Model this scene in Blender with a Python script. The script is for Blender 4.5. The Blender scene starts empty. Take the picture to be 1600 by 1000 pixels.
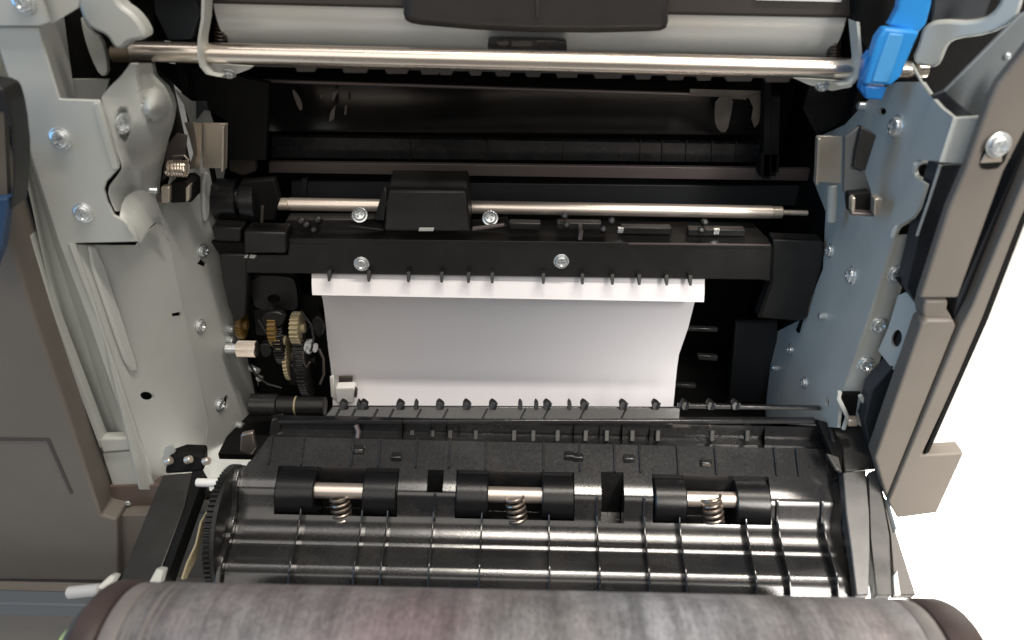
import bpy, bmesh, math, random
import numpy as np
from mathutils import Vector, Matrix
random.seed(7)
SC = bpy.context.scene
COL = SC.collection

# ------------------------------------------------------------------ camera
# working space: centimetres from the camera (x right, d away, z up); world = metres, floor at 0
FPX = 1200.0
PITCH = math.atan(FPX / 1890.0)
ROLL = math.radians(1.3)
CAMH, CAMD = 95.0, 40.0
fw = np.array([0, math.cos(PITCH), -math.sin(PITCH)])
up0 = np.array([0, math.sin(PITCH), math.cos(PITCH)])
ex = np.array([1.0, 0, 0])
rt = ex * math.cos(ROLL) + up0 * math.sin(ROLL)
up = -ex * math.sin(ROLL) + up0 * math.cos(ROLL)

def wv(p):
    return Vector((p[0] * .01, (p[1] - CAMD) * .01, (p[2] + CAMH) * .01))

cam_d = bpy.data.cameras.new('camera')
cam = bpy.data.objects.new('camera', cam_d)
COL.objects.link(cam)
R3 = Matrix(((rt[0], up[0], -fw[0]), (rt[1], up[1], -fw[1]), (rt[2], up[2], -fw[2])))
cam.matrix_world = Matrix.Translation(wv((0, 0, 0))) @ R3.to_4x4()
cam_d.sensor_width = 36.0
cam_d.lens = 36.0 * FPX / 1600.0
cam_d.clip_start, cam_d.clip_end = 0.01, 50.0
cam_d.dof.use_dof = True
cam_d.dof.focus_distance = 0.42
cam_d.dof.aperture_fstop = 9.0
SC.camera = cam

# ------------------------------------------------------------------ world, lamps, exposure
W = bpy.data.worlds.new('World')
SC.world = W
W.use_nodes = True
bg = W.node_tree.nodes['Background']
bg.inputs[0].default_value = (1.0, 0.965, 0.92, 1)
bg.inputs[1].default_value = 0.17
SC.view_settings.view_transform = 'Standard'
SC.view_settings.look = 'None'
SC.view_settings.exposure = 0.0
SC.view_settings.gamma = 1.0

def lamp(name, loc, target, sx, sy, power, color):
    # a ceiling tube (target None) hangs flat, its length along the machine
    l = bpy.data.lights.new(name, 'AREA')
    l.shape = 'RECTANGLE'
    l.size, l.size_y = sx, sy
    l.energy = power
    l.color = color
    o = bpy.data.objects.new(name, l)
    COL.objects.link(o)
    a = wv(loc)
    if target is None:
        o.matrix_world = Matrix.Translation(a)
        return o
    b = wv(target)
    o.matrix_world = Matrix.Translation(a) @ (b - a).to_track_quat('-Z', 'Y').to_matrix().to_4x4()
    return o

lamp('ceiling_lamp', (50, 0, 140), None, 1.25, 0.08, 24, (1.0, 0.92, 0.82))
lamp('second_ceiling_lamp', (-60, 0, 140), None, 1.1, 0.09, 2.0, (1.0, 0.95, 0.90))
lamp('window_light', (-170, -20, 20), (5, 34, -18), 1.0, 1.2, 9, (0.14, 0.52, 1.0))
lamp('room_lamp', (8, -120, 95), (0, 32, -22), 2.0, 1.4, 14.5, (1.0, 0.94, 0.86))
lamp('floor_brightener', (78, 88, -15), (68, 82, -95), 0.35, 0.35, 34, (1.0, 0.97, 0.92)).data.spread = math.radians(100)  # added lamp, no real fixture: burns the floor behind out to white
lamp('panel_brightener', (55, -45, 25), (55, 35, -35), 0.4, 0.4, 7.5, (1.0, 0.95, 0.88)).data.spread = math.radians(46)  # added narrow beam to brighten the white panel and right cover

# ------------------------------------------------------------------ unprojection onto real planes of the machine
def ray(px, py):
    return fw + (px - 800) / FPX * rt + (500 - py) / FPX * up
def PD(px, py, D):
    q = ray(px, py); return q * (D / q[1])
def PX(px, py, x):
    q = ray(px, py); return q * (x / q[0])
def PZ(px, py, z):
    q = ray(px, py); return q * (z / q[2])
def PV(px, py, a, b):
    """vertical plane through the plan points a, b (x, d)"""
    n = np.array([b[1] - a[1], -(b[0] - a[0]), 0.0])
    q = ray(px, py); return q * (n @ np.array([a[0], a[1], 0.0]) / (n @ q))
def Y(D, pts):
    return [PD(x, y, D) for x, y in pts]
def A(*v):
    return np.array(v, float)
def nrm(v):
    return v / np.linalg.norm(v)

# ------------------------------------------------------------------ materials
def mat(name, col, rough=.5, metal=0., noise=0., nscale=40., bump=0., bscale=200., spec=.5, coat=0., rvar=0., aniso=None, trans=0.):
    m = bpy.data.materials.new(name)
    m.use_nodes = True
    nt = m.node_tree; N = nt.nodes; L = nt.links
    b = N['Principled BSDF']
    b.inputs['Base Color'].default_value = (*col, 1)
    b.inputs['Roughness'].default_value = rough
    b.inputs['Metallic'].default_value = metal
    b.inputs['Specular IOR Level'].default_value = spec
    b.inputs['Coat Weight'].default_value = coat
    b.inputs['Transmission Weight'].default_value = trans
    tc = N.new('ShaderNodeTexCoord')
    mp = N.new('ShaderNodeMapping')
    L.new(tc.outputs['Object'], mp.inputs['Vector'])
    if aniso: mp.inputs['Scale'].default_value = aniso
    if noise or rvar:
        n = N.new('ShaderNodeTexNoise')
        n.inputs['Scale'].default_value = nscale
        n.inputs['Detail'].default_value = 5
        L.new(mp.outputs[0], n.inputs['Vector'])
        if noise:
            r = N.new('ShaderNodeValToRGB')
            r.color_ramp.elements[0].position = .3
            r.color_ramp.elements[1].position = .7
            r.color_ramp.elements[0].color = (*[c * (1 - noise) for c in col], 1)
            r.color_ramp.elements[1].color = (*[min(1, c * (1 + noise)) for c in col], 1)
            L.new(n.outputs['Fac'], r.inputs[0]); L.new(r.outputs[0], b.inputs['Base Color'])
        if rvar:
            mr = N.new('ShaderNodeMapRange')
            mr.inputs['To Min'].default_value = rough - rvar
            mr.inputs['To Max'].default_value = rough + rvar
            L.new(n.outputs['Fac'], mr.inputs['Value']); L.new(mr.outputs[0], b.inputs['Roughness'])
    if bump:
        n2 = N.new('ShaderNodeTexNoise')
        n2.inputs['Scale'].default_value = bscale
        n2.inputs['Detail'].default_value = 3
        L.new(mp.outputs[0], n2.inputs['Vector'])
        bp = N.new('ShaderNodeBump')
        bp.inputs['Strength'].default_value = bump
        bp.inputs['Distance'].default_value = .0008
        L.new(n2.outputs['Fac'], bp.inputs['Height']); L.new(bp.outputs[0], b.inputs['Normal'])
    return m

GALV = mat('galvanised_steel', (.515, .53, .50), .46, .12, .05, 30, .05, 60, rvar=.08)
SHAFTM = mat('satin_steel', (.86, .76, .68), .40, .85, .05, 25, rvar=.05, aniso=(1, 8, 8))
CHROME = mat('polished_steel', (.82, .73, .64), .26, .95, .06, 25, rvar=.07, aniso=(1, 8, 8))
NICKEL = mat('nickel_plate', (.62, .55, .46), .32, .65, .08, 30, rvar=.08)
SCREWM = mat('zinc_screw', (.80, .83, .84), .26, .75, .10, 300, rvar=.08)
BLK = mat('black_plastic', (.012, .0117, .0113), .42, 0, .25, 60, .12, 900, rvar=.08)
BLKG = mat('glossy_black_plastic', (.020, .020, .021), .27, 0, .3, 90, .10, 700, rvar=.08)
BLKD = mat('matt_black_and_shade', (.0045, .0045, .0045), .7, 0, .2, 60, .1, 800, spec=.2)  # extra dark, also carries the shade of deep recesses in its colour
RUBBER = mat('black_rubber', (.006, .006, .007), .33, 0, .15, 80, .1, 600)
DUP = mat('worn_black_plastic', (.018, .018, .019), .165, 0, .25, 900, .03, 2200, rvar=.05, spec=.8)
COVER = mat('taupe_plastic', (.158, .140, .122), .55, 0, .05, 25, .10, 1500)
COVERD = mat('dark_taupe_plastic', (.060, .052, .046), .5, 0, .05, 25, .10, 1500)
CHAN = mat('dark_slate_plastic', (.022, .026, .032), .5, 0, .1, 30, .05, 900)
WHITE = mat('white_plastic', (.82, .81, .78), .45, 0, .02, 20)
CREAM = mat('cream_plastic', (.38, .32, .20), .4, 0, .06, 60)
AMBER = mat('amber_plastic', (.17, .105, .028), .35, 0, .15, 60)
DRUMM = mat('satin_silver_drum', (.74, .74, .70), .33, .25, .03, 20, rvar=.04, aniso=(.3, 6, 6))
PAPER = mat('white_paper', (.84, .815, .835), .85, 0, .015, 12, .04, 300)
BLUE = mat('blue_plastic', (.028, .27, .68), .34, 0, .05, 40)
BLUEL = mat('pale_blue_pad', (.075, .33, .68), .36, 0, .05, 60)
BLUEK = mat('deep_blue_plastic', (.014, .17, .50), .36, 0, .05, 40)
BLUED = mat('blue_film', (.022, .06, .14), .4, 0, .05, 40)
BARM = mat('dull_steel_bar', (.16, .135, .13), .45, .6, .08, 40, aniso=(.3, 5, 5))
PANELB = mat('slate_black_panel', (.020, .022, .025), .38, 0, .1, 40)
FLOORM = mat('pale_floor', (.82, .81, .78), .5, 0, .02, 6)
ARMM = mat('grey_arm_plastic', (.075, .072, .068), .30, 0, .25, 90, .05, 1500, rvar=.08)
SPRINGM = mat('spring_steel', (.40, .34, .29), .32, .9)
GREEN = mat('pale_green_plastic', (.55, .80, .35), .4)
LABELW = mat('white_label', (.8, .8, .8), .5)

def dusty(m, dust=(.075, .072, .07), scale=22, lo=.50, hi=.78, amount=.55):
    nt = m.node_tree; N = nt.nodes; L = nt.links; b = N['Principled BSDF']
    src = b.inputs['Base Color'].links[0].from_socket
    tc = N.new('ShaderNodeTexCoord')
    n = N.new('ShaderNodeTexNoise'); n.inputs['Scale'].default_value = scale; n.inputs['Detail'].default_value = 8; n.inputs['Roughness'].default_value = .68
    L.new(tc.outputs['Object'], n.inputs['Vector'])
    mr = N.new('ShaderNodeMapRange'); mr.inputs['From Min'].default_value = lo; mr.inputs['From Max'].default_value = hi; mr.inputs['To Max'].default_value = amount
    L.new(n.outputs['Fac'], mr.inputs['Value'])
    mx = N.new('ShaderNodeMixRGB'); mx.inputs[2].default_value = (*dust, 1)
    L.new(mr.outputs[0], mx.inputs[0]); L.new(src, mx.inputs[1]); L.new(mx.outputs[0], b.inputs['Base Color'])
dusty(DUP)
dusty(BLK, (.035, .033, .031), 30, .52, .80, .4)
dusty(GALV, (.36, .35, .32), 14, .56, .80, .35)
dusty(COVER, (.105, .092, .08), 9, .55, .80, .35)
def roller_mat():
    m = mat('worn_grey_roller', (.2, .18, .18), .42, 0, 0, 30, .10, 300)
    nt = m.node_tree; N = nt.nodes; L = nt.links; b = N['Principled BSDF']
    tc = N.new('ShaderNodeTexCoord')
    def nz(scale, det, rough=.55):
        mp = N.new('ShaderNodeMapping'); mp.inputs['Scale'].default_value = scale
        L.new(tc.outputs['Object'], mp.inputs['Vector'])
        n = N.new('ShaderNodeTexNoise'); n.inputs['Scale'].default_value = 1.0
        n.inputs['Detail'].default_value = det; n.inputs['Roughness'].default_value = rough
        L.new(mp.outputs[0], n.inputs['Vector'])
        return n.outputs['Fac']
    def ramp(fac, stops):
        r = N.new('ShaderNodeValToRGB'); e = r.color_ramp.elements
        e[0].position, e[0].color = stops[0][0], (*stops[0][1], 1)
        e[1].position, e[1].color = stops[-1][0], (*stops[-1][1], 1)
        for p, c in stops[1:-1]: e.new(p).color = (*c, 1)
        L.new(fac, r.inputs[0]); return r.outputs[0]
    base = ramp(nz((13, 9, 9), 4), [(.36, (.185, .145, .155)), (.50, (.205, .196, .198)), (.64, (.265, .270, .290))])
    streak = ramp(nz((70, 2.5, 2.5), 7, .72), [(.34, (.24,) * 3), (.66, (.74,) * 3)])
    grain = ramp(nz((900, 330, 330), 3, .75), [(.28, (.28,) * 3), (.74, (.76,) * 3)])
    toner = ramp(nz((45, 70, 70), 6, .7), [(.40, (.34,) * 3), (.60, (.62,) * 3)])
    prev = base
    for f, k in ((streak, .9), (toner, .55), (grain, .75)):
        mx = N.new('ShaderNodeMixRGB'); mx.blend_type = 'OVERLAY'; mx.inputs[0].default_value = k
        L.new(prev, mx.inputs[1]); L.new(f, mx.inputs[2]); prev = mx.outputs[0]
    L.new(prev, b.inputs['Base Color'])
    b.inputs['Roughness'].default_value = .55
    return m
ROLLM = roller_mat()
ROLLEND = mat('brown_rubber', (.060, .042, .040), .5, 0, .3, 60, .1, 300)
ROLLBAND = mat('pale_worn_band', (.20, .185, .18), .45, 0, .2, 80, .1, 300)

# ------------------------------------------------------------------ mesh builder
class MB:
    def __init__(s):
        s.bm = bmesh.new()
    def _v(s, p):
        w = wv(p); return s.bm.verts.new(w)
    def prism(s, pts, vec=(0, .15, 0), holes=()):
        """closed outline pts (3-D, one plane) pushed along vec; holes are outlines in the same plane"""
        vec = np.array(vec, float)
        pts = [np.array(p, float) for p in pts]
        c = sum(pts) / len(pts)
        if not holes:
            f = [s._v(p) for p in pts]; b = [s._v(p + vec) for p in pts]
            n = len(f)
            try:
                s.bm.faces.new(f); s.bm.faces.new(b[::-1])
            except ValueError: pass
            for i in range(n):
                j = (i + 1) % n
                s.bm.faces.new((f[j], f[i], b[i], b[j]))
        else:
            loops = [pts] + [[np.array(p, float) for p in h] for h in holes]
            for off in (0, 1):
                es = []
                for lp in loops:
                    vs = [s._v(p + vec * off) for p in lp]
                    es += [s.bm.edges.new((vs[i], vs[(i + 1) % len(vs)])) for i in range(len(vs))]
                bmesh.ops.triangle_fill(s.bm, use_beauty=True, use_dissolve=False, edges=es)
            for lp in loops:
                for i in range(len(lp)):
                    a, b = lp[i], lp[(i + 1) % len(lp)]
                    s.bm.faces.new([s._v(a), s._v(b), s._v(b + vec), s._v(a + vec)])
        return s
    def box(s, a, b):
        """axis-aligned box between two corners"""
        a, b = np.minimum(a, b), np.maximum(a, b)
        return s.prism([A(a[0], a[1], a[2]), A(b[0], a[1], a[2]), A(b[0], a[1], b[2]), A(a[0], a[1], b[2])], (0, b[1] - a[1], 0))
    def lathe(s, p0, axis, prof, seg=32, caps=True):
        """prof = [(distance along axis, radius)]"""
        ax = nrm(np.array(axis, float))
        t = A(0, 0, 1) if abs(ax[2]) < .9 else A(1, 0, 0)
        e1 = nrm(np.cross(ax, t)); e2 = np.cross(ax, e1)
        rings = []
        for h, r in prof:
            rings.append([s._v(np.array(p0) + ax * h + r * (math.cos(k * 2 * math.pi / seg) * e1 + math.sin(k * 2 * math.pi / seg) * e2)) for k in range(seg)])
        for a, b in zip(rings, rings[1:]):
            for k in range(seg):
                j = (k + 1) % seg
                s.bm.faces.new((a[k], a[j], b[j], b[k]))
        if caps:
            s.bm.faces.new(rings[0][::-1]); s.bm.faces.new(rings[-1])
        return s
    def cyl(s, a, b, r, seg=28, ch=.04):
        a, b = np.array(a, float), np.array(b, float)
        l = np.linalg.norm(b - a); ch = min(ch, l * .3, r * .4)
        return s.lathe(a, b - a, [(0, r - ch), (ch, r), (l - ch, r), (l, r - ch)], seg)
    def tube(s, path, r, seg=8):
        path = [np.array(p, float) for p in path]
        rings = []; e1 = None
        for i, p in enumerate(path):
            t = nrm(path[min(i + 1, len(path) - 1)] - path[max(i - 1, 0)])
            if e1 is None:
                q = A(0, 0, 1) if abs(t[2]) < .9 else A(1, 0, 0)
                e1 = nrm(np.cross(t, q))
            e1 = nrm(e1 - t * (e1 @ t)); e2 = np.cross(t, e1)
            rings.append([s._v(p + r * (math.cos(k * 2 * math.pi / seg) * e1 + math.sin(k * 2 * math.pi / seg) * e2)) for k in range(seg)])
        for a, b in zip(rings, rings[1:]):
            for k in range(seg):
                j = (k + 1) % seg
                s.bm.faces.new((a[k], a[j], b[j], b[k]))
        s.bm.faces.new(rings[0][::-1]); s.bm.faces.new(rings[-1])
        return s
    def sheet(s, rows, vec=(0, .12, 0)):
        """grid of points given thickness by vec"""
        vec = np.array(vec, float)
        F = [[s._v(p) for p in r] for r in rows]; B = [[s._v(np.array(p) + vec) for p in r] for r in rows]
        n, m = len(F), len(F[0])
        for i in range(n - 1):
            for j in range(m - 1):
                s.bm.faces.new((F[i][j], F[i][j + 1], F[i + 1][j + 1], F[i + 1][j]))
                s.bm.faces.new((B[i][j], B[i + 1][j], B[i + 1][j + 1], B[i][j + 1]))
        for i in range(n - 1):
            s.bm.faces.new((F[i][0], F[i + 1][0], B[i + 1][0], B[i][0]))
            s.bm.faces.new((F[i][-1], B[i][-1], B[i + 1][-1], F[i + 1][-1]))
        for j in range(m - 1):
            s.bm.faces.new((F[0][j], B[0][j], B[0][j + 1], F[0][j + 1]))
            s.bm.faces.new((F[-1][j], F[-1][j + 1], B[-1][j + 1], B[-1][j]))
        return s
    def mesh(s, name, m, smooth=True, ang=32):
        bmesh.ops.remove_doubles(s.bm, verts=s.bm.verts, dist=2e-6)
        bmesh.ops.recalc_face_normals(s.bm, faces=s.bm.faces)
        me = bpy.data.meshes.new(name)
        s.bm.to_mesh(me); s.bm.free()
        me.materials.append(m)
        if smooth:
            me.shade_smooth()
            me.set_sharp_from_angle(angle=math.radians(ang))
        return me
    def build(s, name, m, parent=None, bevel=0., label=None, kind=None, ang=32):
        o = bpy.data.objects.new(name, s.mesh(name, m, ang=ang))
        COL.objects.link(o)
        attach(o, parent)
        if bevel:
            md = o.modifiers.new('bevel', 'BEVEL')
            md.width = bevel * .01; md.segments = 2; md.limit_method = 'ANGLE'; md.angle_limit = math.radians(40)
        if label: o['label'] = label
        if kind: o['kind'] = kind
        return o

WM = {}
def attach(o, parent, world=None):
    world = world or Matrix.Identity(4)
    WM[o.name] = world
    if parent:
        o.parent = parent
        o.matrix_parent_inverse = WM[parent.name].inverted()
    o.matrix_basis = world

def thing(name, at, label, cat, group=None):
    o = bpy.data.objects.new(name, None)
    COL.objects.link(o)
    o.empty_display_size = .02
    attach(o, None, Matrix.Translation(wv(at)))
    o['label'] = label; o['category'] = cat
    if group: o['group'] = group
    return o

def tag(o, label, cat, group=None):
    o['label'] = label; o['category'] = cat
    if group: o['group'] = group
    return o

# ---- screws: one mesh, many linked copies (unit radius 1 cm, head looks along +Z)
def screw_mesh():
    bm = bmesh.new()
    seg = 24
    def ring(r, z): return [bm.verts.new((r * math.cos(2 * math.pi * k / seg), r * math.sin(2 * math.pi * k / seg), z)) for k in range(seg)]
    prof = [(1.25, -.02), (1.25, .10), (1.18, .14), (1.0, .14), (1.0, .42), (.93, .60), (.80, .68)]
    rs = [ring(r, z) for r, z in prof]
    for a, b in zip(rs, rs[1:]):
        for k in range(seg):
            j = (k + 1) % seg
            bm.faces.new((a[k], a[j], b[j], b[k]))
    w, l = .16, .62
    cr = [(w, w), (w, l), (-w, l), (-w, w), (-l, w), (-l, -w), (-w, -w), (-w, -l), (w, -l), (w, -w), (l, -w), (l, w)]
    cv = [bm.verts.new((x, y, .70)) for x, y in cr]
    es = [bm.edges.new((cv[i], cv[(i + 1) % 12])) for i in range(12)]
    top = [e for e in bm.edges if e.verts[0] in rs[-1] and e.verts[1] in rs[-1]]
    bmesh.ops.triangle_fill(bm, use_beauty=True, edges=es + top)
    lo = [bm.verts.new((x * .55, y * .55, .30)) for x, y in cr]
    for i in range(12):
        j = (i + 1) % 12
        bm.faces.new((cv[i], cv[j], lo[j], lo[i]))
    bm.faces.new(lo)
    bmesh.ops.recalc_face_normals(bm, faces=bm.faces)
    for v in bm.verts: v.co *= .01
    me = bpy.data.meshes.new('screw'); bm.to_mesh(me); bm.free()
    me.materials.append(SCREWM); me.shade_smooth(); me.set_sharp_from_angle(angle=math.radians(35))
    return me
SCREW_ME = screw_mesh()
def screw(parent, P, n, r=.3, rot=None):
    o = bpy.data.objects.new('screw', SCREW_ME)
    COL.objects.link(o)
    rot = random.uniform(0, 1.5) if rot is None else rot
    q = Vector(n).to_track_quat('Z', 'Y').to_matrix().to_4x4()
    attach(o, parent, Matrix.Translation(wv(P)) @ q @ Matrix.Rotation(rot, 4, 'Z') @ Matrix.Scale(r, 4))
    return o

def helix(a, b, r, turns, n=14):
    a, b = np.array(a, float), np.array(b, float)
    ax = nrm(b - a); t = A(0, 0, 1) if abs(ax[2]) < .9 else A(0, 1, 0)
    e1 = nrm(np.cross(ax, t)); e2 = np.cross(ax, e1)
    N = int(turns * n)
    return [a + (b - a) * i / N + r * (math.cos(2 * math.pi * i / n) * e1 + math.sin(2 * math.pi * i / n) * e2) for i in range(N + 1)]

def ell(cx, cy, rx, ry, n=16, rot=0.):
    return [(cx + rx * math.cos(t) * math.cos(rot) - ry * math.sin(t) * math.sin(rot), cy + rx * math.cos(t) * math.sin(rot) + ry * math.sin(t) * math.cos(rot)) for t in [2 * math.pi * k / n for k in range(n)]]

def smooth_poly(pts, it=2):
    """Chaikin rounding of a closed outline"""
    for _ in range(it):
        o = []
        for i in range(len(pts)):
            a, b = pts[i], pts[(i + 1) % len(pts)]
            o += [(a[0] * .75 + b[0] * .25, a[1] * .75 + b[1] * .25), (a[0] * .25 + b[0] * .75, a[1] * .25 + b[1] * .75)]
        pts = o
    return pts

# ================================================================== SETTING
fl = MB().box(A(-200, -100, -CAMH - 4), A(260, 300, -CAMH)).build('floor', FLOORM); fl['kind'] = 'structure'

# ================================================================== LEFT SIDE FRAME (pale galvanised steel)
LF = thing('printer_chassis', (-19, 31, -36), 'pale grey galvanised steel side frame with tall column on the left of the opening', 'side frame', 'steel side frames of the printer')
FD = 30.0
face = [(-60, 42), (59, 42), (66, 66), (93, 155), (155, 157), (187, 262), (179, 264), (163, 286), (163, 296), (169, 316), (180, 337), (198, 347), (211, 358),
        (217, 378), (117, 380), (162, 520), (240, 751), (246, 764), (205, 764), (160, 600), (138, 500), (92, 380), (51, 250), (16, 130), (-5, 60)]
fp = MB().prism(Y(FD, [(59, 42), (66, 66), (93, 155), (155, 157), (186, 258), (183, 266), (166, 284), (162, 296), (167, 316), (178, 337), (198, 347), (209, 358),
        (217, 378), (117, 380), (162, 520), (224, 705), (243, 764), (216, 764), (200, 684), (138, 500), (92, 380), (51, 250), (16, 130), (-12, 42)]), (0, .16, 0)).build('front_flange', GALV, LF, .04)
MB().prism(Y(FD - .2, [(-20, -30), (57, -30), (65, 0), (77, 36), (60, 41), (-20, 41)]), (0, .18, 0)).build('top_plate', GALV, LF, .04)
for (x, y, r) in ((95, 216, .36), (130, 332, .36), (38, 2, .36)):
    screw(fp, PD(x, y, FD - (.2 if y < 10 else 0)), (0, -1, .05), r)
# turned lip of the window's lower edge and slanted inner lip
MB().prism(Y(FD + .02, [(147, 160), (156, 160), (188, 262), (177, 264)]), (0, -.12, 0)).build('window_lip', GALV, LF, .03)
# outer channel: floor behind the seam, outer lip in front
ch = MB()
a = [PD(x, y, FD + .9) for x, y in ((20, 150), (92, 380), (138, 500), (200, 690))]
b = [PD(x, y, FD + .9) for x, y in ((-20, 150), (40, 380), (84, 500), (160, 690))]
ch.sheet([[PD(-15, 60, FD + .15), PD(-3, 60, FD + 1.0), PD(16, 60, FD + .9), PD(26, 60, FD + .05)]] +
         [[PD(xl, y, FD + .1), PD(xl + w * .25, y, FD + .95), PD(xl + w * .7, y, FD + .9), PD(xl + w + 2, y, FD + .05)]
          for xl, y, w in ((2, 150, 20), (41, 280, 20), (62, 380, 30), (89, 500, 48), (126, 620, 50), (150, 684, 50))])
ch.build('outer_channel', GALV, LF, 0)
MB().prism([PD(80, 500, FD - .1), PD(89, 500, FD - .1), PD(165, 697, FD - .1), PD(156, 700, FD - .1)], (0, .5, 0)).prism(
    [PD(40, 370, FD - .1), PD(47, 368, FD - .1), PD(89, 500, FD - .1), PD(80, 500, FD - .1)], (0, .5, 0)).build('outer_lip', GALV, LF, .03)
MB().prism(Y(FD - .15, [(152, 686), (200, 684), (206, 704), (160, 708)]), (0, .6, 0)).build('channel_end', GALV, LF, .12)
MB().prism(Y(FD + .02, [(160, 709), (205, 706), (226, 764), (178, 766)]), (0, .3, 0)).build('foot_plate', GALV, LF, .06)

# recess wall: slanted plate in plan, with rolled rib and holes
W0, W1, W2 = (-19.1, 30.4), (-17.35, 34.0), (-16.1, 37.8)
rec = [(108, 382), (215, 384), (232, 362), (250, 348), (266, 385), (290, 500), (312, 600), (325, 652), (322, 700), (330, 735), (240, 765), (220, 765), (160, 520)]
hole1 = [PV(x, y, W0, W1) for x, y in ell(230, 619, 11, 6.5, 14, .25)]
hole2 = [PV(x, y, W0, W1) for x, y in ((268, 490), (282, 487), (284, 494), (270, 495))]
wn = nrm(A(W1[1] - W0[1], -(W1[0] - W0[0]), 0))
ip = MB().prism([PV(x, y, W0, W1) for x, y in rec], -wn * .15, holes=[hole1, hole2]).build('recess_plate', GALV, LF)
ribp = [(128, 382), (150, 382), (192, 510), (213, 572), (210, 580), (196, 577), (172, 512)]
MB().prism([PV(x, y, W0, W1) + wn * .01 for x, y in smooth_poly(ribp, 1)], wn * .22).build('pressed_rib', GALV, ip, .12)
wn2 = nrm(A(W2[1] - W1[1], -(W2[0] - W1[0]), 0))
stp = [(250, 346), (262, 300), (275, 262), (300, 262), (310, 230), (300, 190), (292, 165), (276, 140), (300, 158), (325, 158), (330, 180), (345, 225), (352, 262), (342, 330), (346, 400), (352, 452), (366, 505), (384, 555),
       (404, 595), (402, 650), (436, 665), (420, 700), (388, 722), (370, 760), (330, 772), (318, 735), (326, 652), (312, 600), (290, 500), (268, 395)]
h3 = [PV(x, y, W1, W2) for x, y in ell(353, 628, 4, 11, 12, .1)]
h4 = [PV(x, y, W1, W2) for x, y in ((308, 412), (314, 404), (324, 412), (322, 418))]
sp = MB().prism([PV(x, y, W1, W2) for x, y in stp], -wn2 * .15, holes=[h3, h4]).build('inner_plate', GALV, LF)
for x, y, r in ((316, 392, .32), (312, 509, .32), (343, 632, .32)):
    screw(sp, PV(x, y, W1, W2), tuple(wn2), r)
for x, y in ((357, 513), (372, 664), (357, 530)):
    p = PV(x, y, W1, W2)
    MB().lathe(p - wn2 * .05, wn2, [(0, .22), (.35, .22), (.42, .16)], 14).build('stud', SCREWM, sp)
# raised vertical rib of the inner plate under the latch
MB().prism([PV(x, y, W1, W2) + wn2 * .01 for x, y in smooth_poly([(312, 268), (324, 268), (324, 305), (321, 345), (313, 345)], 1)], wn2 * .25).build('pressed_rib', GALV, sp, .1)

# formed bracket between flange and inner plate (pressed sheet with a bulge)
rows = [(100, 203, 216, 240), (118, 190, 213, 244), (135, 172, 216, 262), (150, 159, 218, 270), (165, 160, 222, 274), (182, 166, 228, 272), (200, 171, 232, 268),
        (218, 177, 234, 262), (236, 182, 234, 258), (254, 189, 234, 254), (264, 190, 232, 251), (276, 182, 232, 250), (290, 171, 226, 248), (302, 169, 220, 248), (315, 173, 216, 252), (330, 180, 216, 254)]
G = []
def sstep(a, b, v):
    t = min(1., max(0., (v - a) / (b - a))); return t * t * (3 - 2 * t)
ry = [r[0] for r in rows]
for y in np.linspace(100, 330, 60):
    x0, xm, x1 = (float(np.interp(y, ry, [r[k] for r in rows])) for k in (1, 2, 3))
    r = []
    for k in range(33):
        x = x0 + (x1 - x0) * k / 32
        low = sstep(190, 235, y)                       # flat facets above, one hollow sweep below
        ridge = min(1., max(0., (x - xm) / max(1., x1 - xm)))
        t = (x - x0) / (x1 - x0)
        D = (1 - low) * (30.2 + .5 * min(1., (x - x0) / max(1., xm - x0)) + 3.6 * ridge) + low * (30.2 + 4.4 * t ** 1.3)
        ny = (y - 168) / (30 if y < 168 else 19)
        nx = (x - 243) / 19
        q = nx * nx + ny * ny
        if q < 1: D -= 1.9 * math.sqrt(1 - q) ** 1.2           # hanging nose
        sx, sy_ = (x - 193) / 10, (y - 195) / 26
        q = sx * sx + sy_ * sy_
        D += .55 * sstep(1.25, .6, q) if q < 1.25 else 0       # pressed slot for the screw
        if y > 245: D -= .5 * math.exp(-((x - 222) / 10) ** 2) * sstep(245, 275, y)
        r.append(PD(x, y, D))
    G.append(r)
fb = MB().sheet(G, (0, .15, 0)).build('formed_bracket', GALV, LF, ang=38)
screw(fb, PD(190, 189, 30.75), (.8, -.55, 0), .42)
# bent hump below it
H = []
for k in range(9):
    t = k / 8
    top = [(187, 338), (190, 320), (196, 308), (206, 301), (218, 299), (229, 303), (238, 313), (246, 328), (254, 350)][k]
    bot = [(217, 380), (222, 368), (228, 360), (234, 354), (240, 350), (245, 348), (248, 350), (253, 356), (262, 378)][k]
    d0 = 30.1 + 3.4 * t
    H.append([PD(*top, d0), PD(top[0] * .6 + bot[0] * .4, top[1] * .6 + bot[1] * .4, d0 - .25), PD(*bot, d0)])
MB().sheet(H, (0.05, .16, 0)).build('bent_hump', GALV, LF, ang=60)
MB().prism(Y(31.0, [(140, 225), (186, 262), (176, 280), (172, 300), (184, 335), (214, 362), (205, 372), (140, 372)]), (0, .1, 0)).build('gap_shade', BLKD, LF)  # black sheet drawn as the shade inside the gap
# upper horn that hooks the rod
horn = smooth_poly([(112, -30), (122, 10), (128, 30), (142, 47), (166, 56), (174, 70), (182, 79), (194, 77), (200, 66), (231, 62), (222, 40), (206, 20), (184, 6), (172, -30)], 2)
MB().prism(Y(31.6, horn), (0, .9, 0)).build('rod_hook', GALV, LF, .16)
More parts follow.
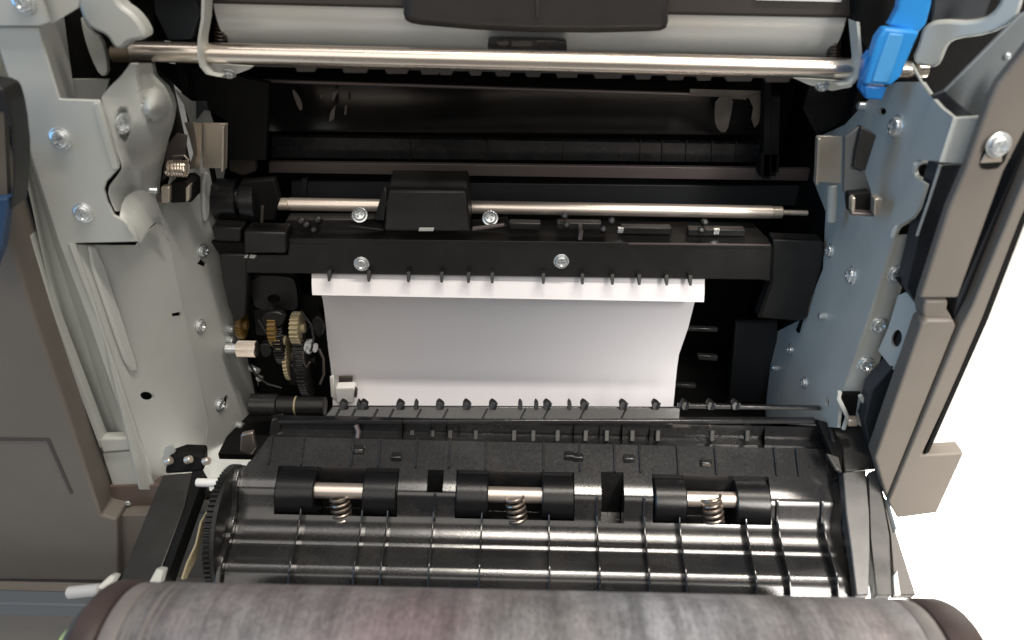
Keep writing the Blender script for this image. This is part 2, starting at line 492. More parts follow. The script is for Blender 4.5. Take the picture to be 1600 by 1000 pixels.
# things seen through the window in the flange
wa, wb = (PD(66, 100, 30.3)[0], 30.3), (PD(113, 100, 34.6)[0], 34.6)
MB().prism([PV(x, y, wa, wb) for x, y in ((52, 36), (98, 10), (118, 162), (84, 162))], (-.1, .1, 0)).build('window_plate', GALV, LF)
MB().prism(Y(34.6, [(112, 124), (170, 124), (160, 162), (108, 162)]), (0, .15, 0)).build('window_plate', GALV, LF)
MB().prism(Y(30.3, [(65, -6), (126, -10), (122, 12), (80, 38)]), (0, .15, 0)).build('top_gusset', GALV, LF)
bb = [(124, 20), (138, 48), (158, 60), (166, 90), (168, 118), (156, 120), (142, 92), (130, 55)]
MB().prism(Y(34.2, smooth_poly(bb, 1)), (0, .3, 0)).build('curved_strap', GALV, LF, .1)

# latch assembly on the inner plate
LO = -.8
la = thing('latch', (-15.8, 36.0, -15), 'nickel plated latch with coil spring beside the left inner plate', 'latch', 'latches inside the side frames')
lp = MB().prism(Y(36.6, [(316, 192), (355, 193), (354, 263), (317, 263)]), (0, .12, 0))
lp.prism(Y(36.5, [(351, 193), (355, 193), (354, 263), (350, 263)]), (0, -.5, 0)).build('latch_plate', NICKEL, la, .03)
MB().sheet([[PD(288, 192, 36.4), PD(302, 192, 36.0), PD(314, 194, 36.3)], [PD(296, 215, 36.2), PD(306, 215, 35.9), PD(314, 216, 36.2)],
            [PD(302, 240, 36.0), PD(308, 240, 35.8), PD(313, 240, 36.1)], [PD(294, 264, 35.6), PD(304, 264, 35.5), PD(311, 263, 35.9)]], (0, .12, 0)).build('spring_leaf', NICKEL, la)
MB().tube(helix(PD(263, 263, 34.3), PD(292, 264, 34.3), .36, 7), .06, 6).tube([PD(291, 262, 35), PD(294, 250, 35), PD(288, 243, 35), PD(270, 244, 35), PD(267, 250, 35)], .06, 6).build('coil_spring', CHROME, la)
MB().prism(Y(34.2, [(264, 288), (291, 283), (300, 290), (300, 316), (268, 318), (264, 312)]), (0, 1.2, 0)).build('latch_block', BLKD, la, .06)
MB().prism(Y(33.9, [(251, 293), (262, 292), (265, 294), (264, 317), (252, 318)]), (0, .4, 0)).prism(Y(33.9, [(290, 294), (296, 289), (295, 314), (290, 316)]), (0, .4, 0)).build('latch_bracket', NICKEL, la, .04)
MB().cyl(PD(229, 297, 33.4), PD(246, 298, 33.6), .17).build('pin', SCREWM, la)
MB().prism(Y(34.1, [(231, 305), (252, 305), (252, 317), (236, 312)]), (0, .3, 0)).build('latch_foot', BARM, la, .04)
MB().prism(Y(35.6, [(262, 225), (276, 208), (292, 212), (288, 245), (252, 285)]), (0, .15, 0)).build('back_leaf', BARM, la, .03)
MB().prism(Y(37.2, [(306, 158), (322, 158), (326, 174), (318, 172), (306, 188)]), (0, .2, 0)).build('dark_bracket', CHAN, la, .04)

# ================================================================== LEFT COVER
LC = thing('side_cover', (-24, 28.5, -40), 'dark taupe plastic cover panel filling the left edge of the photo', 'cover')
xe = -21.35
cv = MB()
pe = [(-60, 330), (3, 330), (55, 500), (104, 640), (150, 780), (163, 812), (176, 830), (330, 830), (322, 905), (-60, 905)]
MB().prism([PD(x, y, 28.6) for x, y in [(-80, 240), (-28, 240), (2, 330), (55, 500), (104, 640), (158, 806), (182, 812), (186, 908), (-80, 905)]], (0, 1.9, 0)).build('cover_panel', COVER, LC, .12)
MB().prism([PD(x, y, 29.2) for x, y in [(181, 806), (360, 800), (360, 912), (184, 910)]], (0, 1.0, 0)).build('lower_panel', COVER, LC, .06)
MB().prism([PD(x, y, 29.9) for x, y in [(170, 760), (300, 757), (320, 812), (182, 812)]], (0, .8, 0)).build('sill', mat('brown_sill', (.13, .095, .08), .5), LC, .05)
screw(LC, PD(200, 786, 29.85), (0, -1, 0), .14)
# recessed hatch panel in the cover: raised panel with a seam round it
MB().prism(Y(28.58, [(-60, 683), (77, 685), (114, 770), (110, 772), (73, 689), (-60, 688)]), (0, -.02, 0)).build('hatch_seam', COVERD, LC)
MB().prism(Y(28.9, [(-80, 903), (200, 906), (190, 990), (-80, 990)]), (0, .6, 0)).build('gap_panel', BLKD, LC)
DR = thing('drawer', (-24, 26, -46), 'grey topped taupe paper drawer front at bottom left under the cover', 'drawer')
z1 = PD(40, 942, 26.5)[2]
MB().box(A(-40, 26.3, z1 - .9), A(-14, 27.3, z1 + .1)).build('drawer_edge', mat('slate_plastic', (.10, .11, .12), .35), DR, .15)
MB().box(A(-40, 26.6, z1 - 14), A(-14, 30, z1 - 1.0)).build('drawer_front', COVER, DR, .1)

ED = thing('door_edge', (-23, 27, -20), 'dark curved edge of an open door with a blue strip at the left margin', 'door')
MB().prism(Y(27.2, smooth_poly([(-40, 130), (0, 134), (11, 152), (22, 210), (23, 300), (17, 335), (-40, 335)], 1)), (0, 1.1, 0),
           holes=[Y(27.2, smooth_poly([(-30, 165), (8, 172), (19, 215), (20, 270), (15, 320), (-30, 320)], 1))]).build('door_rim', BLK, ED, .1)
MB().prism(Y(27.6, [(-30, 170), (6, 175), (12, 320), (-30, 320)]), (0, .3, 0)).build('door_panel', COVER, ED)
MB().prism(Y(27.0, [(-40, 315), (10, 310), (12, 320), (2, 390), (-16, 440), (-40, 460)]), (0, .5, 0)).build('blue_strip', BLUED, ED, .06)

# ================================================================== RIGHT SIDE FRAME (sees the blue window light)
RF = thing('printer_chassis', (16.4, 33, -36), 'blue tinted galvanised steel side frame with screws on the right of the opening', 'side frame', 'steel side frames of the printer')
RX = 16.35
def X(pts, x=RX): return [PX(a, b, x) for a, b in pts]
main = [(1352, 160), (1378, 138), (1402, 128), (1440, 128), (1456, 152), (1470, 168), (1489, 183), (1468, 252), (1440, 250), (1432, 250), (1428, 262), (1430, 276), (1446, 288), (1434, 326), (1424, 341), (1404, 352), (1396, 368),
        (1355, 500), (1313, 620), (1308, 668), (1195, 660), (1198, 620), (1210, 520), (1250, 500), (1262, 480), (1286, 420), (1290, 330), (1272, 285), (1276, 215), (1320, 195)]
hs = [X(ell(1378, 174, 7, 6, 10)), X(ell(1285, 494, 5, 6, 10)), X(ell(1292, 628, 3, 8, 10))]
rp = MB().prism(X(main), (.16, 0, 0), holes=hs).build('side_plate', GALV, RF)
for x, y, r in ((1403, 198, .42), (1332, 430, .36), (1298, 392, .3), (1258, 598, .28), (1236, 546, .28)):
    screw(rp, PX(x, y, RX), (-1, -.08, 0), r)
for x, y in ((1215, 575), (1290, 494), (1352, 166)):
    p = PX(x, y, RX)
    MB().lathe(p + A(.05, 0, 0), (-1, 0, 0), [(0, .2), (.35, .2), (.42, .15)], 14).build('stud', SCREWM, rp)
RD = 30.2
fs = MB().sheet([[PD(xl - 2, y, RD + .5), PD(xl, y, RD + .08), PD(xl + 5, y, RD), PD(xr - 4, y, RD), PD(xr, y, RD + .1)] for y, xl, xr in
                 ((369, 1395, 1432), (420, 1379, 1418), (466, 1364, 1404), (520, 1347, 1388), (565, 1332, 1374), (614, 1316, 1359))], (0, .16, 0)).build('front_flange', GALV, RF, ang=60)
for x, y in ((1400, 427), (1373, 507), (1352, 568)):
    screw(fs, PD(x, y, RD), (0, -1, .1), .33)
# curled edge round the dark notch
rim = [(1466, 253), (1440, 252), (1431, 258), (1429, 268), (1433, 278), (1444, 284), (1447, 292), (1437, 322), (1427, 340), (1408, 350), (1399, 358), (1395, 370)]
MB().tube([PD(x, y, RD - .1) for x, y in rim], .13, 8).build('curled_edge', GALV, RF)
MB().prism(Y(RD + .3, [(1429, 250), (1470, 252), (1440, 372), (1394, 372), (1397, 356), (1425, 341), (1437, 322), (1447, 290), (1430, 277)]), (0, .3, 0)).build('notch_back', BLKD, RF)
MB().prism([PD(1489, 184, 28.1), PD(1531, 182, 27.9), PD(1506, 256, 27.9), PD(1466, 254, 28.1)], (.1, .16, 0)).build('bright_tab', GALV, RF, .04)
MB().prism(Y(30.2, [(1438, 228), (1442, 226), (1444, 238), (1462, 248), (1466, 256), (1432, 258), (1434, 248)]), (0, .14, 0)).build('small_tab', GALV, RF, .04)
# upper swept plate and brace
sw = [(1436, 66), (1440, 48), (1450, 38), (1470, 32), (1519, 35), (1548, 26), (1566, 0), (1570, -30), (1604, -30), (1598, 4), (1590, 26), (1567, 46), (1535, 56), (1496, 61), (1482, 69), (1474, 88), (1467, 106), (1440, 104), (1424, 96)]
MB().prism([PV(x, y, (16.8, 33.6), (19.1, 30.4)) for x, y in smooth_poly(sw, 1)], (.3, .5, 0)).build('swept_plate', GALV, RF, .22)
br = [(1650, 0), (1596, 22), (1476, 143), (1456, 152), (1468, 168), (1489, 183), (1527, 182), (1546, 162), (1561, 130), (1597, 88), (1650, 40)]
MB().prism(Y(30.6, br), (0, .2, 0)).build('brace', mat('dark_steel', (.16, .18, .19), .5, .3, .05, 30), RF, .04)
MB().tube([PD(x, y, 30.5) for x, y in ((1425, 100), (1440, 128), (1456, 152), (1470, 168), (1489, 184))], .05, 8).build('plate_edge', GALV, RF)
MB().prism(Y(30.3, [(1456, 150), (1476, 141), (1496, 160), (1525, 183), (1489, 184), (1470, 168)]), (0, .2, 0)).build('bent_corner', CHAN, RF, .05)
# small plate with a round hole, and the strap above it
da, db = (PD(1372, 520, 30.1)[0], 30.1), (PD(1437, 520, 28.3)[0], 28.3)
def DV(pts): return [PV(x, y, da, db) for x, y in pts]
MB().prism(DV([(1403, 462), (1416, 456), (1437, 482), (1427, 503), (1396, 578), (1372, 548), (1388, 512)]), (.12, .08, 0), holes=[DV(ell(1401, 529, 8, 14, 18, .2))]).build('drilled_plate', GALV, RF)
MB().prism(Y(29.4, [(1402, 438), (1412, 436), (1446, 470), (1452, 488), (1438, 484), (1420, 462)]), (0, .3, 0)).build('strap', BLKD, RF, .04)
hb = thing('hinge_hook', (16.3, 29.9, -26), 'bent steel hook bracket at the lower end of the right frame', 'hook')
MB().tube([PD(x, y, 29.6) for x, y in ((1312, 612), (1310, 622), (1318, 638), (1324, 652), (1318, 670))], .11, 6).tube([PD(x, y, 29.5) for x, y in ((1344, 618), (1361, 645), (1360, 654), (1352, 672))], .12, 6).build('hook_arm', GALV, hb)
MB().prism(Y(29.9, [(1313, 616), (1346, 616), (1336, 650), (1326, 652)]), (0, .25, 0)).build('hook_web', BLKD, hb)
MB().prism(Y(29.7, [(1344, 622), (1360, 646), (1352, 670), (1338, 662)]), (0, .2, 0)).build('hook_plate', GALV, hb)
MB().prism(Y(29.2, [(1326, 657), (1342, 657), (1340, 667), (1325, 667)]), (0, .4, 0)).build('hook_roller', NICKEL, hb, .06)

# right latch
ra = thing('latch', (15.6, 36.0, -15), 'dull steel latch with black block in front of the right side plate', 'latch', 'latches inside the side frames')
MB().prism(Y(34.4, [(1277, 212), (1316, 213), (1314, 287), (1272, 284)]), (0, .12, 0)).prism(Y(34.3, [(1274, 212), (1279, 212), (1275, 284), (1271, 284)]), (0, -.4, 0)).build('latch_plate', NICKEL, ra, .03)
MB().cyl(PD(1301, 288, 34.6), PD(1299, 346, 34.6), .22).build('latch_post', GALV, ra)
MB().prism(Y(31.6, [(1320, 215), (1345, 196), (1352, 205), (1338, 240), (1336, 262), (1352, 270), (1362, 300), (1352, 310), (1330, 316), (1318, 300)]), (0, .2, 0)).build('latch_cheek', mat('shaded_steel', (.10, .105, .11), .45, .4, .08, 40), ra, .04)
MB().prism(Y(31.4, [(1346, 198), (1370, 212), (1352, 268), (1334, 262), (1337, 236)]), (0, .4, 0)).build('latch_web', BLK, ra, .04)
MB().prism(Y(31.2, [(1326, 303), (1360, 300), (1368, 312), (1366, 337), (1330, 336)]), (0, .7, 0)).build('latch_block', BLKD, ra, .06)
MB().prism(Y(30.9, [(1331, 310), (1337, 308), (1336, 334), (1331, 336)]), (0, .4, 0)).prism(Y(30.6, [(1367, 311), (1379, 310), (1376, 336), (1366, 337)]), (0, .5, 0)).build('latch_bracket', NICKEL, ra, .05)
MB().prism(Y(30.8, [(1331, 332), (1367, 334), (1366, 339), (1330, 337)]), (0, .4, 0)).build('latch_foot', BARM, ra, .04)

# ================================================================== RIGHT COVERS
RC = thing('side_cover', (18, 27, -40), 'taupe plastic cover post with long grooves to the right of the opening', 'cover')
MB().prism(Y(27.0, [(1660, -30), (1660, 100), (1600, 208), (1569, 268), (1497, 466), (1437, 466), (1483, 325), (1509, 266), (1548, 156), (1561, 130), (1640, 30)]), (0, .45, 0)).build('inner_panel', COVER, RC, .1)
MB().prism(Y(27.0, [(1440, 507), (1450, 500), (1490, 500), (1494, 510), (1386, 778), (1367, 716)]), (0, .9, 0)).build('lower_panel', COVER, RC, .1)
MB().prism(Y(27.3, [(1446, 470), (1482, 470), (1480, 484), (1490, 500), (1444, 502), (1442, 486)]), (0, .9, 0)).build('snap_tab', COVER, RC, .1)
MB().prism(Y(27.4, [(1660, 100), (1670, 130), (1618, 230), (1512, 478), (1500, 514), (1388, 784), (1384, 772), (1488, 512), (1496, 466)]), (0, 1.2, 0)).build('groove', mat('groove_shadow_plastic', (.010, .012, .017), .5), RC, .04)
MB().prism(Y(26.8, [(1680, 130), (1680, 180), (1598, 345), (1539, 500), (1440, 712), (1507, 708), (1464, 802), (1402, 810), (1388, 784), (1502, 512), (1520, 478), (1622, 232)]), (0, 2.0, 0)).build('outer_panel', COVER, RC, .08)
MB().prism(Y(26.76, [(1680, 160), (1680, 190), (1602, 348), (1544, 500), (1452, 707), (1444, 711), (1535, 498), (1594, 344)]), (0, .4, 0)).build('edge_trim', BLKD, RC, .03)
MB().prism(Y(28.9, [(1467, 258), (1520, 254), (1437, 466), (1500, 466), (1460, 560), (1366, 725), (1350, 660), (1362, 610), (1406, 560), (1436, 484), (1415, 450), (1433, 372)]), (0, .9, 0)).build('channel', CHAN, RC, .06)
MB().tube([PD(x, y, 28.8) for x, y in ((1469, 258), (1452, 312), (1433, 368))], .06, 6).build('channel_bead', GALV, RC)
# slotted boss with screw
MB().prism(Y(26.95, smooth_poly([(1546, 216), (1572, 208), (1580, 226), (1566, 262), (1536, 266), (1530, 255)], 1)), (0, .3, 0)).build('slot_recess', BLKD, RC)
MB().prism(Y(26.92, [(1540, 240), (1566, 238), (1566, 253), (1532, 255)]), (0, .2, 0)).build('slot_plate', NICKEL, RC, .02)
screw(RC, PD(1560, 226, 26.85), (0, -1, .1), .36)
screw(RC, PD(1575, 88, 30.5), (0, -1, 0), .1)
WP = MB().prism(Y(27.6, [(1600, 350), (1680, 180), (1900, 150), (1900, 740), (1500, 706), (1450, 704), (1540, 500)]), (0, 3.0, 0)).build('white_panel', WHITE, None, .1)
tag(WP, 'bright white outer panel behind the taupe cover post at the right edge', 'panel')

# ================================================================== TOP: exit drum, rod, handle, lever
EX = thing('exit_unit', (0, 38, -8), 'silver drum under a black housing across the top of the opening', 'exit unit')
c0, c1 = PD(355, -2, 38.0), PD(1300, 18, 38.0)
MB().lathe(c0, c1 - c0, [(0, 1.9), (.08, 2.0), (np.linalg.norm(c1 - c0) - .08, 2.0), (np.linalg.norm(c1 - c0), 1.9)], 64).build('drum', DRUMM, EX)
MB().prism([PD(300, -60, 35.8), PD(1350, -60, 35.8), PD(1345, 29, 35.8), PD(1060, 24, 35.8), PD(640, 14, 35.8), PD(358, 7, 35.8), PD(300, 6, 35.8)], (0, 4.5, 0)).build('top_housing', COVERD, EX, .15)
MB().prism(Y(35.75, [(1180, -8), (1316, -8), (1314, 3), (1181, 0)]), (0, -.03, 0)).build('label_sticker', LABELW, EX)
hd = [(630, -40), (628, 37), (660, 42), (740, 49), (830, 53), (930, 54), (1010, 52), (1046, 50), (1046, -40)]
MB().prism(Y(34.6, hd), (0, 1.3, 0)).build('grip', mat('dark_grip_plastic', (.040, .036, .034), .36, 0, .1, 60, .08, 900), EX, .35)
MB().prism(Y(34.5, [(836, -30), (841, -30), (842, 30), (838, 30)]), (0, .3, 0)).build('grip_seam', COVERD, EX, .05)
MB().prism(Y(35.6, smooth_poly([(762, 62), (766, 60), (882, 62), (886, 66), (886, 96), (762, 94)], 1)), (0, .5, 0)).build('sensor_window', BLKG, EX, .04)
MB().prism(Y(35.55, [(800, 64), (832, 64), (832, 72), (800, 72)]), (0, -.05, 0)).prism(Y(35.55, [(775, 65), (794, 64), (794, 70), (780, 71)]), (0, -.05, 0)).build('sensor_board', COVERD, EX)
for xa, xb, y0, y1 in ((346, 345, -5, 70), (1306, 1302, 30, 92)):
    MB().tube(helix(PD(xa, y0, 36.6), PD(xb, y1, 36.6), .26, 13), .055, 6).build('tension_spring', mat('dark_spring', (.10, .08, .07), .4, .8), EX)
for s, pts in ((0, [(316, -30), (314, 30), (309, 60), (308, 85), (312, 104), (322, 116), (340, 120)]), (1, [(1343, 35), (1345, 60), (1348, 95), (1344, 118), (1334, 131), (1316, 134)])):
    r0 = [PD(x, y, 33.3) for x, y in pts]
    MB().sheet([[p, p + A(.12 * (1 if s == 0 else -1), .0, 0), p + A(.2 * (1 if s == 0 else -1), .6, 0)] for p in r0], (0, .12, 0)).build('rod_bracket', GALV, EX, ang=60)
MB().prism(Y(34.8, [(322, 100), (395, 104), (390, 108), (352, 122), (330, 118)]), (0, .2, 0)).build('bracket_foot', GALV, EX)
MB().prism(Y(34.8, [(1240, 122), (1335, 128), (1330, 136), (1300, 142), (1262, 132)]), (0, .2, 0)).build('bracket_foot', GALV, EX)
screw(EX, PD(358, 114, 34.7), (0, -.8, -.6), .25); screw(EX, PD(1285, 134, 34.7), (0, -.8, -.6), .25)
# comb of tabs under the rod
cb0 = MB()
MB().prism(Y(36.6, [(395, 96), (1290, 116), (1290, 124), (395, 104)]), (0, .6, 0)).build('comb_bar', COVERD, EX)
for i, (x, w) in enumerate(((478, 22), (555, 30), (620, 26), (672, 20), (697, 12), (743, 10), (786, 14), (833, 14), (886, 24), (950, 34), (1005, 16), (1055, 18), (1100, 14), (1155, 32), (1215, 30))):
    yy = 104 + (x - 395) * .0223
    MB().prism(Y(36.55, [(x - w / 2 - 8, yy - 6), (x + w / 2 + 8, yy - 6), (x + w / 2 + 3, yy + 7), (x - w / 2 - 3, yy + 7)]), (0, .5, 0)).build('comb_tab', COVERD, EX, .04)

ROD = thing('guide_rod', (0, 34, -9), 'long polished steel rod running across the top in front of the drum', 'rod')
a, b = PD(206, 80, 34.0), PD(1372, 108, 34.0)
MB().cyl(a, b, .43, 36).build('rod_body', CHROME, ROD)
MB().cyl(b, PD(1422, 109.5, 34.0), .40, 32).cyl(PD(1422, 109.5, 34.0), PD(1449, 110, 34.0), .30, 32).build('rod_end', CHROME, ROD)
MB().cyl(PD(176, 84, 34.2), PD(208, 84, 34.2), .36, 24).build('rod_collar', mat('bronze_bush', (.10, .075, .05), .5, .3), ROD)

LV = thing('release_lever', (14.5, 32, -10), 'bright blue plastic release lever standing over the right end of the rod', 'lever')
def slab(pts, D, t=.5): return MB().prism(Y(D, pts), (0, t, 0))
slab([(1413, -40), (1404, 14), (1394, 34), (1388, 40), (1436, 52), (1448, 38), (1456, 8), (1462, -40)], 32.2, .5).build('lever_arm', BLUE, LV, .1)
slab([(1384, 44), (1438, 50), (1432, 62), (1408, 120), (1393, 134), (1350, 132), (1362, 92), (1372, 60)], 31.7, .6).build('lever_grip', BLUE, LV, .1)
slab([(1390, 52), (1413, 54), (1400, 96), (1388, 130), (1362, 128), (1372, 98)], 31.62, .1).build('lever_pad', BLUEL, LV, .08)
slab([(1350, 134), (1387, 136), (1379, 157), (1353, 155)], 31.9, .45).build('lever_tip', BLUEK, LV, .08)
slab([(1362, 80), (1352, 92), (1345, 140), (1352, 152), (1356, 134), (1366, 90)], 32.0, .5).build('lever_side', BLUEK, LV, .06)

# ================================================================== INTERIOR
IN = thing('paper_path', (0, 43, -30), 'black ribbed inner paper path deep inside the opening', 'paper path')
MB().box(A(-20, 46, -45), A(20, 46.5, 2)).build('back_wall', BLKD, IN)
MB().box(A(-16.6, 37.9, -14.5), A(-16.2, 46, 2)).box(A(-16.3, 38.0, -45), A(-15.9, 46, -14.5)).box(A(16.5, 37.6, -45), A(16.9, 46, 2)).build('inner_side', BLKD, IN)
MB().box(A(-22, 38.6, -3), A(22, 46, -2.5)).build('ceiling_panel', BLKD, IN)
MB().box(A(-17, 33.5, -31.4), A(16.3, 46, -31.0)).build('leak_stop_panel', BLKD, IN)  # added to block bright floor light leaking in from below
MB().box(A(-24, 31.6, -60), A(-20.6, 32.0, 6)).build('light_stop_panel', BLKD, IN)  # added black panels, keep the bright floor from showing through holes
MB().box(A(-20.9, 32.0, -60), A(-20.5, 46, 6)).build('light_stop_panel', BLKD, IN)
MB().box(A(17.6, 33.0, -60), A(18.0, 46, -9.5)).build('light_stop_panel', BLKD, IN)
MB().box(A(16.6, 30.85, -60), A(19.2, 31.2, -11.5)).build('light_stop_panel', BLKD, IN)
MB().box(A(-21, 31.5, -60), A(18.0, 32.0, -32.5)).build('light_stop_panel', BLKD, IN)
# film flap: slightly wavy, glossy
fr = []
for j in range(7):
    t = j / 6
    r = []
    for i in range(41):
        s = i / 40
        x = 410 + 785 * s; y0 = 127 + 24 * s; y = y0 + (78 - 18 * s) * t
        wob = .10 * math.exp(-((s - .06) / .03) ** 2) * math.sin(t * 3) + .12 * math.exp(-((s - .93) / .03) ** 2) * math.sin(t * 4) + .02 * math.sin(s * 9 + t * 2)
        r.append(PD(x, y, 41.4 + .9 * t + wob))
    fr.append(r)
FILM = mat('smoky_film', (.012, .011, .011), .16, 0, .3, 25, .05, 60, spec=.8)
MB().sheet(fr, (0, .05, 0)).build('film_flap', FILM, IN, ang=60)
MB().cyl(PD(408, 126, 41.2), PD(1196, 151, 41.2), .11, 12).build('film_lip_highlight', BARM, IN)  # pale bar drawn as the highlight on the film's top lip
GLARE = mat('film_glare', (.13, .11, .093), .3, 0, .45, 60)  # pale reflection on the film, modelled as solid coloured patches
MB().prism(Y(41.0, [(1078, 139), (1194, 142), (1190, 150), (1168, 151), (1166, 156), (1138, 154), (1100, 147), (1078, 146)]), (0, .05, 0)).build('film_glare_patch', GLARE, IN)
MB().prism(Y(40.95, smooth_poly([(1118, 150), (1146, 152), (1143, 175), (1136, 207), (1124, 206), (1116, 190)], 1)), (0, .05, 0)).build('film_glare_patch', GLARE, IN)
MB().prism(Y(40.95, [(1168, 150), (1193, 146), (1186, 192), (1179, 200), (1174, 186), (1177, 168)]), (0, .05, 0)).build('film_glare_patch', GLARE, IN)
MB().prism(Y(41.1, smooth_poly([(455, 140), (462, 142), (472, 160), (472, 174), (466, 170)], 1)), (0, .05, 0)).build('film_glare_patch', GLARE, IN)
for pts in ([(520, 145), (526, 143), (524, 152), (519, 158)], [(516, 176), (524, 164), (522, 186), (514, 190)], [(539, 166), (542, 164), (541, 178), (538, 180)], [(500, 150), (503, 146), (503, 154)]):
    MB().prism(Y(41.1, pts), (0, .04, 0)).build('crease_glint', BARM, IN)  # bright slivers drawn as glints along the film's creases
MB().prism(Y(42.2, [(425, 214), (1210, 226), (1212, 254), (425, 246)]), (0, .5, 0)).build('upper_panel', BLKG, IN)
for x in (1000, 1034, 1072, 1112, 1150, 1186, 880, 760, 640):
    MB().prism(Y(42.1, [(x, 220), (x + 2, 220), (x + 2, 252), (x, 251)]), (0, .3, 0)).build('rib', BLK, IN)
MB().prism(Y(41.0, [(420, 253), (1268, 264), (1268, 283), (420, 270)]), (0, .3, 0)).build('flat_bar', BARM, IN, .03)
MB().prism(Y(42.0, [(455, 283), (1262, 292), (1262, 322), (455, 312)]), (0, .3, 0)).build('lower_panel', PANELB, IN, .03)
MB().prism(Y(41.8, [(471, 279), (480, 279), (478, 306), (470, 306)]), (0, .3, 0)).build('rib', CHAN, IN)
sb = MB()
for (x, y, w, h) in ((1195, 120, 12, 160), (1206, 150, 14, 120), (1190, 240, 26, 36)):
    MB().prism(Y(39.9, [(x, y), (x + w, y), (x + w - 3, y + h), (x - 3, y + h)]), (0, .8, 0)).build('stay', BLKD, IN, .05)
MB().prism(Y(38.5, [(1275, 100), (1360, 110), (1352, 165), (1320, 190), (1276, 210), (1255, 170)]), (0, .4, 0)).build('light_stop_web', BLKD, IN)  # this and its namesakes: added black blanks, stop light leaks, keep cavity dark
MB().prism(Y(39.5, [(356, 232), (398, 236), (400, 268), (380, 276), (356, 268)]), (0, .5, 0)).build('bearing_block', COVERD, IN, .1)
MB().prism(Y(38.6, [(240, 100), (330, 110), (420, 130), (415, 250), (356, 250), (356, 190), (290, 150)]), (0, .4, 0)).build('light_stop_web', BLKD, IN)
MB().prism(Y(37.6, [(180, -40), (312, -40), (318, 70), (230, 60)]), (0, .4, 0)).build('light_stop_web', BLKD, IN)
MB().prism(Y(33.5, [(120, -40), (330, -40), (330, -10), (120, -10)]), (0, 6, 0)).build('upper_cover', BLKD, IN)
MB().prism(Y(35.5, [(236, -30), (300, -20), (312, 20), (300, 62), (262, 64), (240, 20)]), (0, .5, 0)).build('dark_bracket', CHAN, IN, .1)
MB().prism(Y(34.5, [(1345, -30), (1420, -30), (1400, 40), (1380, 60), (1368, 95), (1345, 60)]), (0, 4, 0)).build('light_stop_web', BLKD, IN)
MB().prism(Y(35.5, [(1400, -30), (1700, -30), (1700, 260), (1480, 200), (1400, 140)]), (0, .4, 0)).build('light_stop_web', BLKD, IN)
MB().prism(Y(34.0, [(1462, -30), (1560, -30), (1540, 30), (1455, 34)]), (0, .4, 0)).build('upper_cover', CHAN, IN, .1)
MB().prism(Y(35.6, [(30, -40), (240, -40), (240, 160), (30, 160)]), (0, .3, 0)).build('light_stop_web', BLKD, IN)
# little guides in the dark to the right of the paper
for pts in ([(1070, 512), (1122, 514), (1121, 519), (1070, 517)], [(1054, 600), (1088, 602), (1087, 607), (1054, 605)], [(1090, 555), (1122, 557), (1120, 564), (1092, 562)]):
    MB().prism(Y(39.0, pts), (0, .3, 0)).build('guide_lug', BLKG, IN, .03)
MB().prism(Y(39.5, [(1150, 505), (1215, 505), (1208, 640), (1138, 640)]), (0, .4, 0)).build('side_web', PANELB, IN)
MB().prism(Y(38.2, [(488, 463), (506, 464), (505, 480), (498, 479), (520, 582), (522, 640), (505, 640), (470, 500), (470, 460)]), (0, .4, 0)).build('side_web', BLKD, IN)

# ================================================================== REGISTRATION UNIT (beam, shaft, motor cover)
RG = thing('registration_unit', (0, 37, -22), 'black plastic cross beam with steel shaft and square cover in mid opening', 'beam unit')
zt = PD(800, 374, 36.0)[2]
SL = lambda x: .0105 * (x - 450)      # slope of the beam in the picture
beam = [(450, 372), (1206, 381), (1204, 440), (1186, 438), (384, 427), (384, 398), (450, 399)]
bmo = MB().prism(Y(36.0, beam), (0, 1.0, 0)).build('beam', BLK, RG, .08)
for x, y in ((565, 412), (877, 408)):
    screw(bmo, PD(x, y, 36.0), (0, -1, .05), .33)
p0, p1 = PD(450, 372, 36.0), PD(1206, 381, 36.0)
MB().prism([p0 + A(0, -.03, .0), p1 + A(0, -.03, 0), p1 + A(-.3, 2.6, 0), p0 + A(.2, 2.6, 0)], (0, 0, -.3)).build('top_plate', BLK, RG, .04)
MB().prism([PD(982, 379.5, 35.9), PD(1204, 382, 35.9), PD(1204, 385, 35.9), PD(982, 382.5, 35.9)], (0, .1, 0)).build('beam_edge_highlight', BARM, RG, .02)  # highlight along the beam's top edge, drawn as a paler strip
MB().prism(Y(36.1, [(342, 400), (348, 397), (386, 398), (386, 428), (384, 495), (366, 505), (356, 478), (346, 434)]), (0, .9, 0)).build('left_leg', BLK, RG, .1)
MB().prism(Y(35.5, [(381, 362), (446, 364), (446, 396), (382, 396)]), (0, 1.2, 0)).build('notch_block', COVERD and BLK, RG, .08)
MB().prism(Y(36.4, [(330, 354), (378, 356), (376, 380), (336, 378)]), (0, 1.2, 0)).build('side_block', BLK, RG, .1)
MB().prism(Y(36.3, [(330, 378), (384, 380), (384, 400), (344, 400)]), (0, .3, 0)).build('side_gap', BLKD, RG)
MB().prism(Y(35.95, [(383, 399), (388, 398), (386, 403), (381, 403)]), (0, .05, 0)).prism(Y(35.95, [(391, 398), (401, 399), (397, 404), (389, 403)]), (0, .05, 0)).build('glint_clip', GALV, RG)
rb = [(1208, 374), (1284, 377), (1288, 382), (1286, 420), (1264, 478), (1262, 496), (1250, 502), (1184, 497), (1206, 441)]
MB().prism(Y(36.1, rb), (0, .9, 0)).build('right_bracket', BLK, RG, .08)
MB().prism(Y(36.05, [(1205, 384), (1210, 384), (1208, 440), (1190, 496), (1184, 496), (1204, 438)]), (0, .1, 0)).build('bracket_seam', BLKD, RG)
MB().prism(Y(36.6, [(1246, 416), (1262, 410), (1290, 405), (1268, 520), (1246, 520), (1262, 480), (1270, 440)]), (0, .3, 0)).build('bracket_side', BLKD, RG)
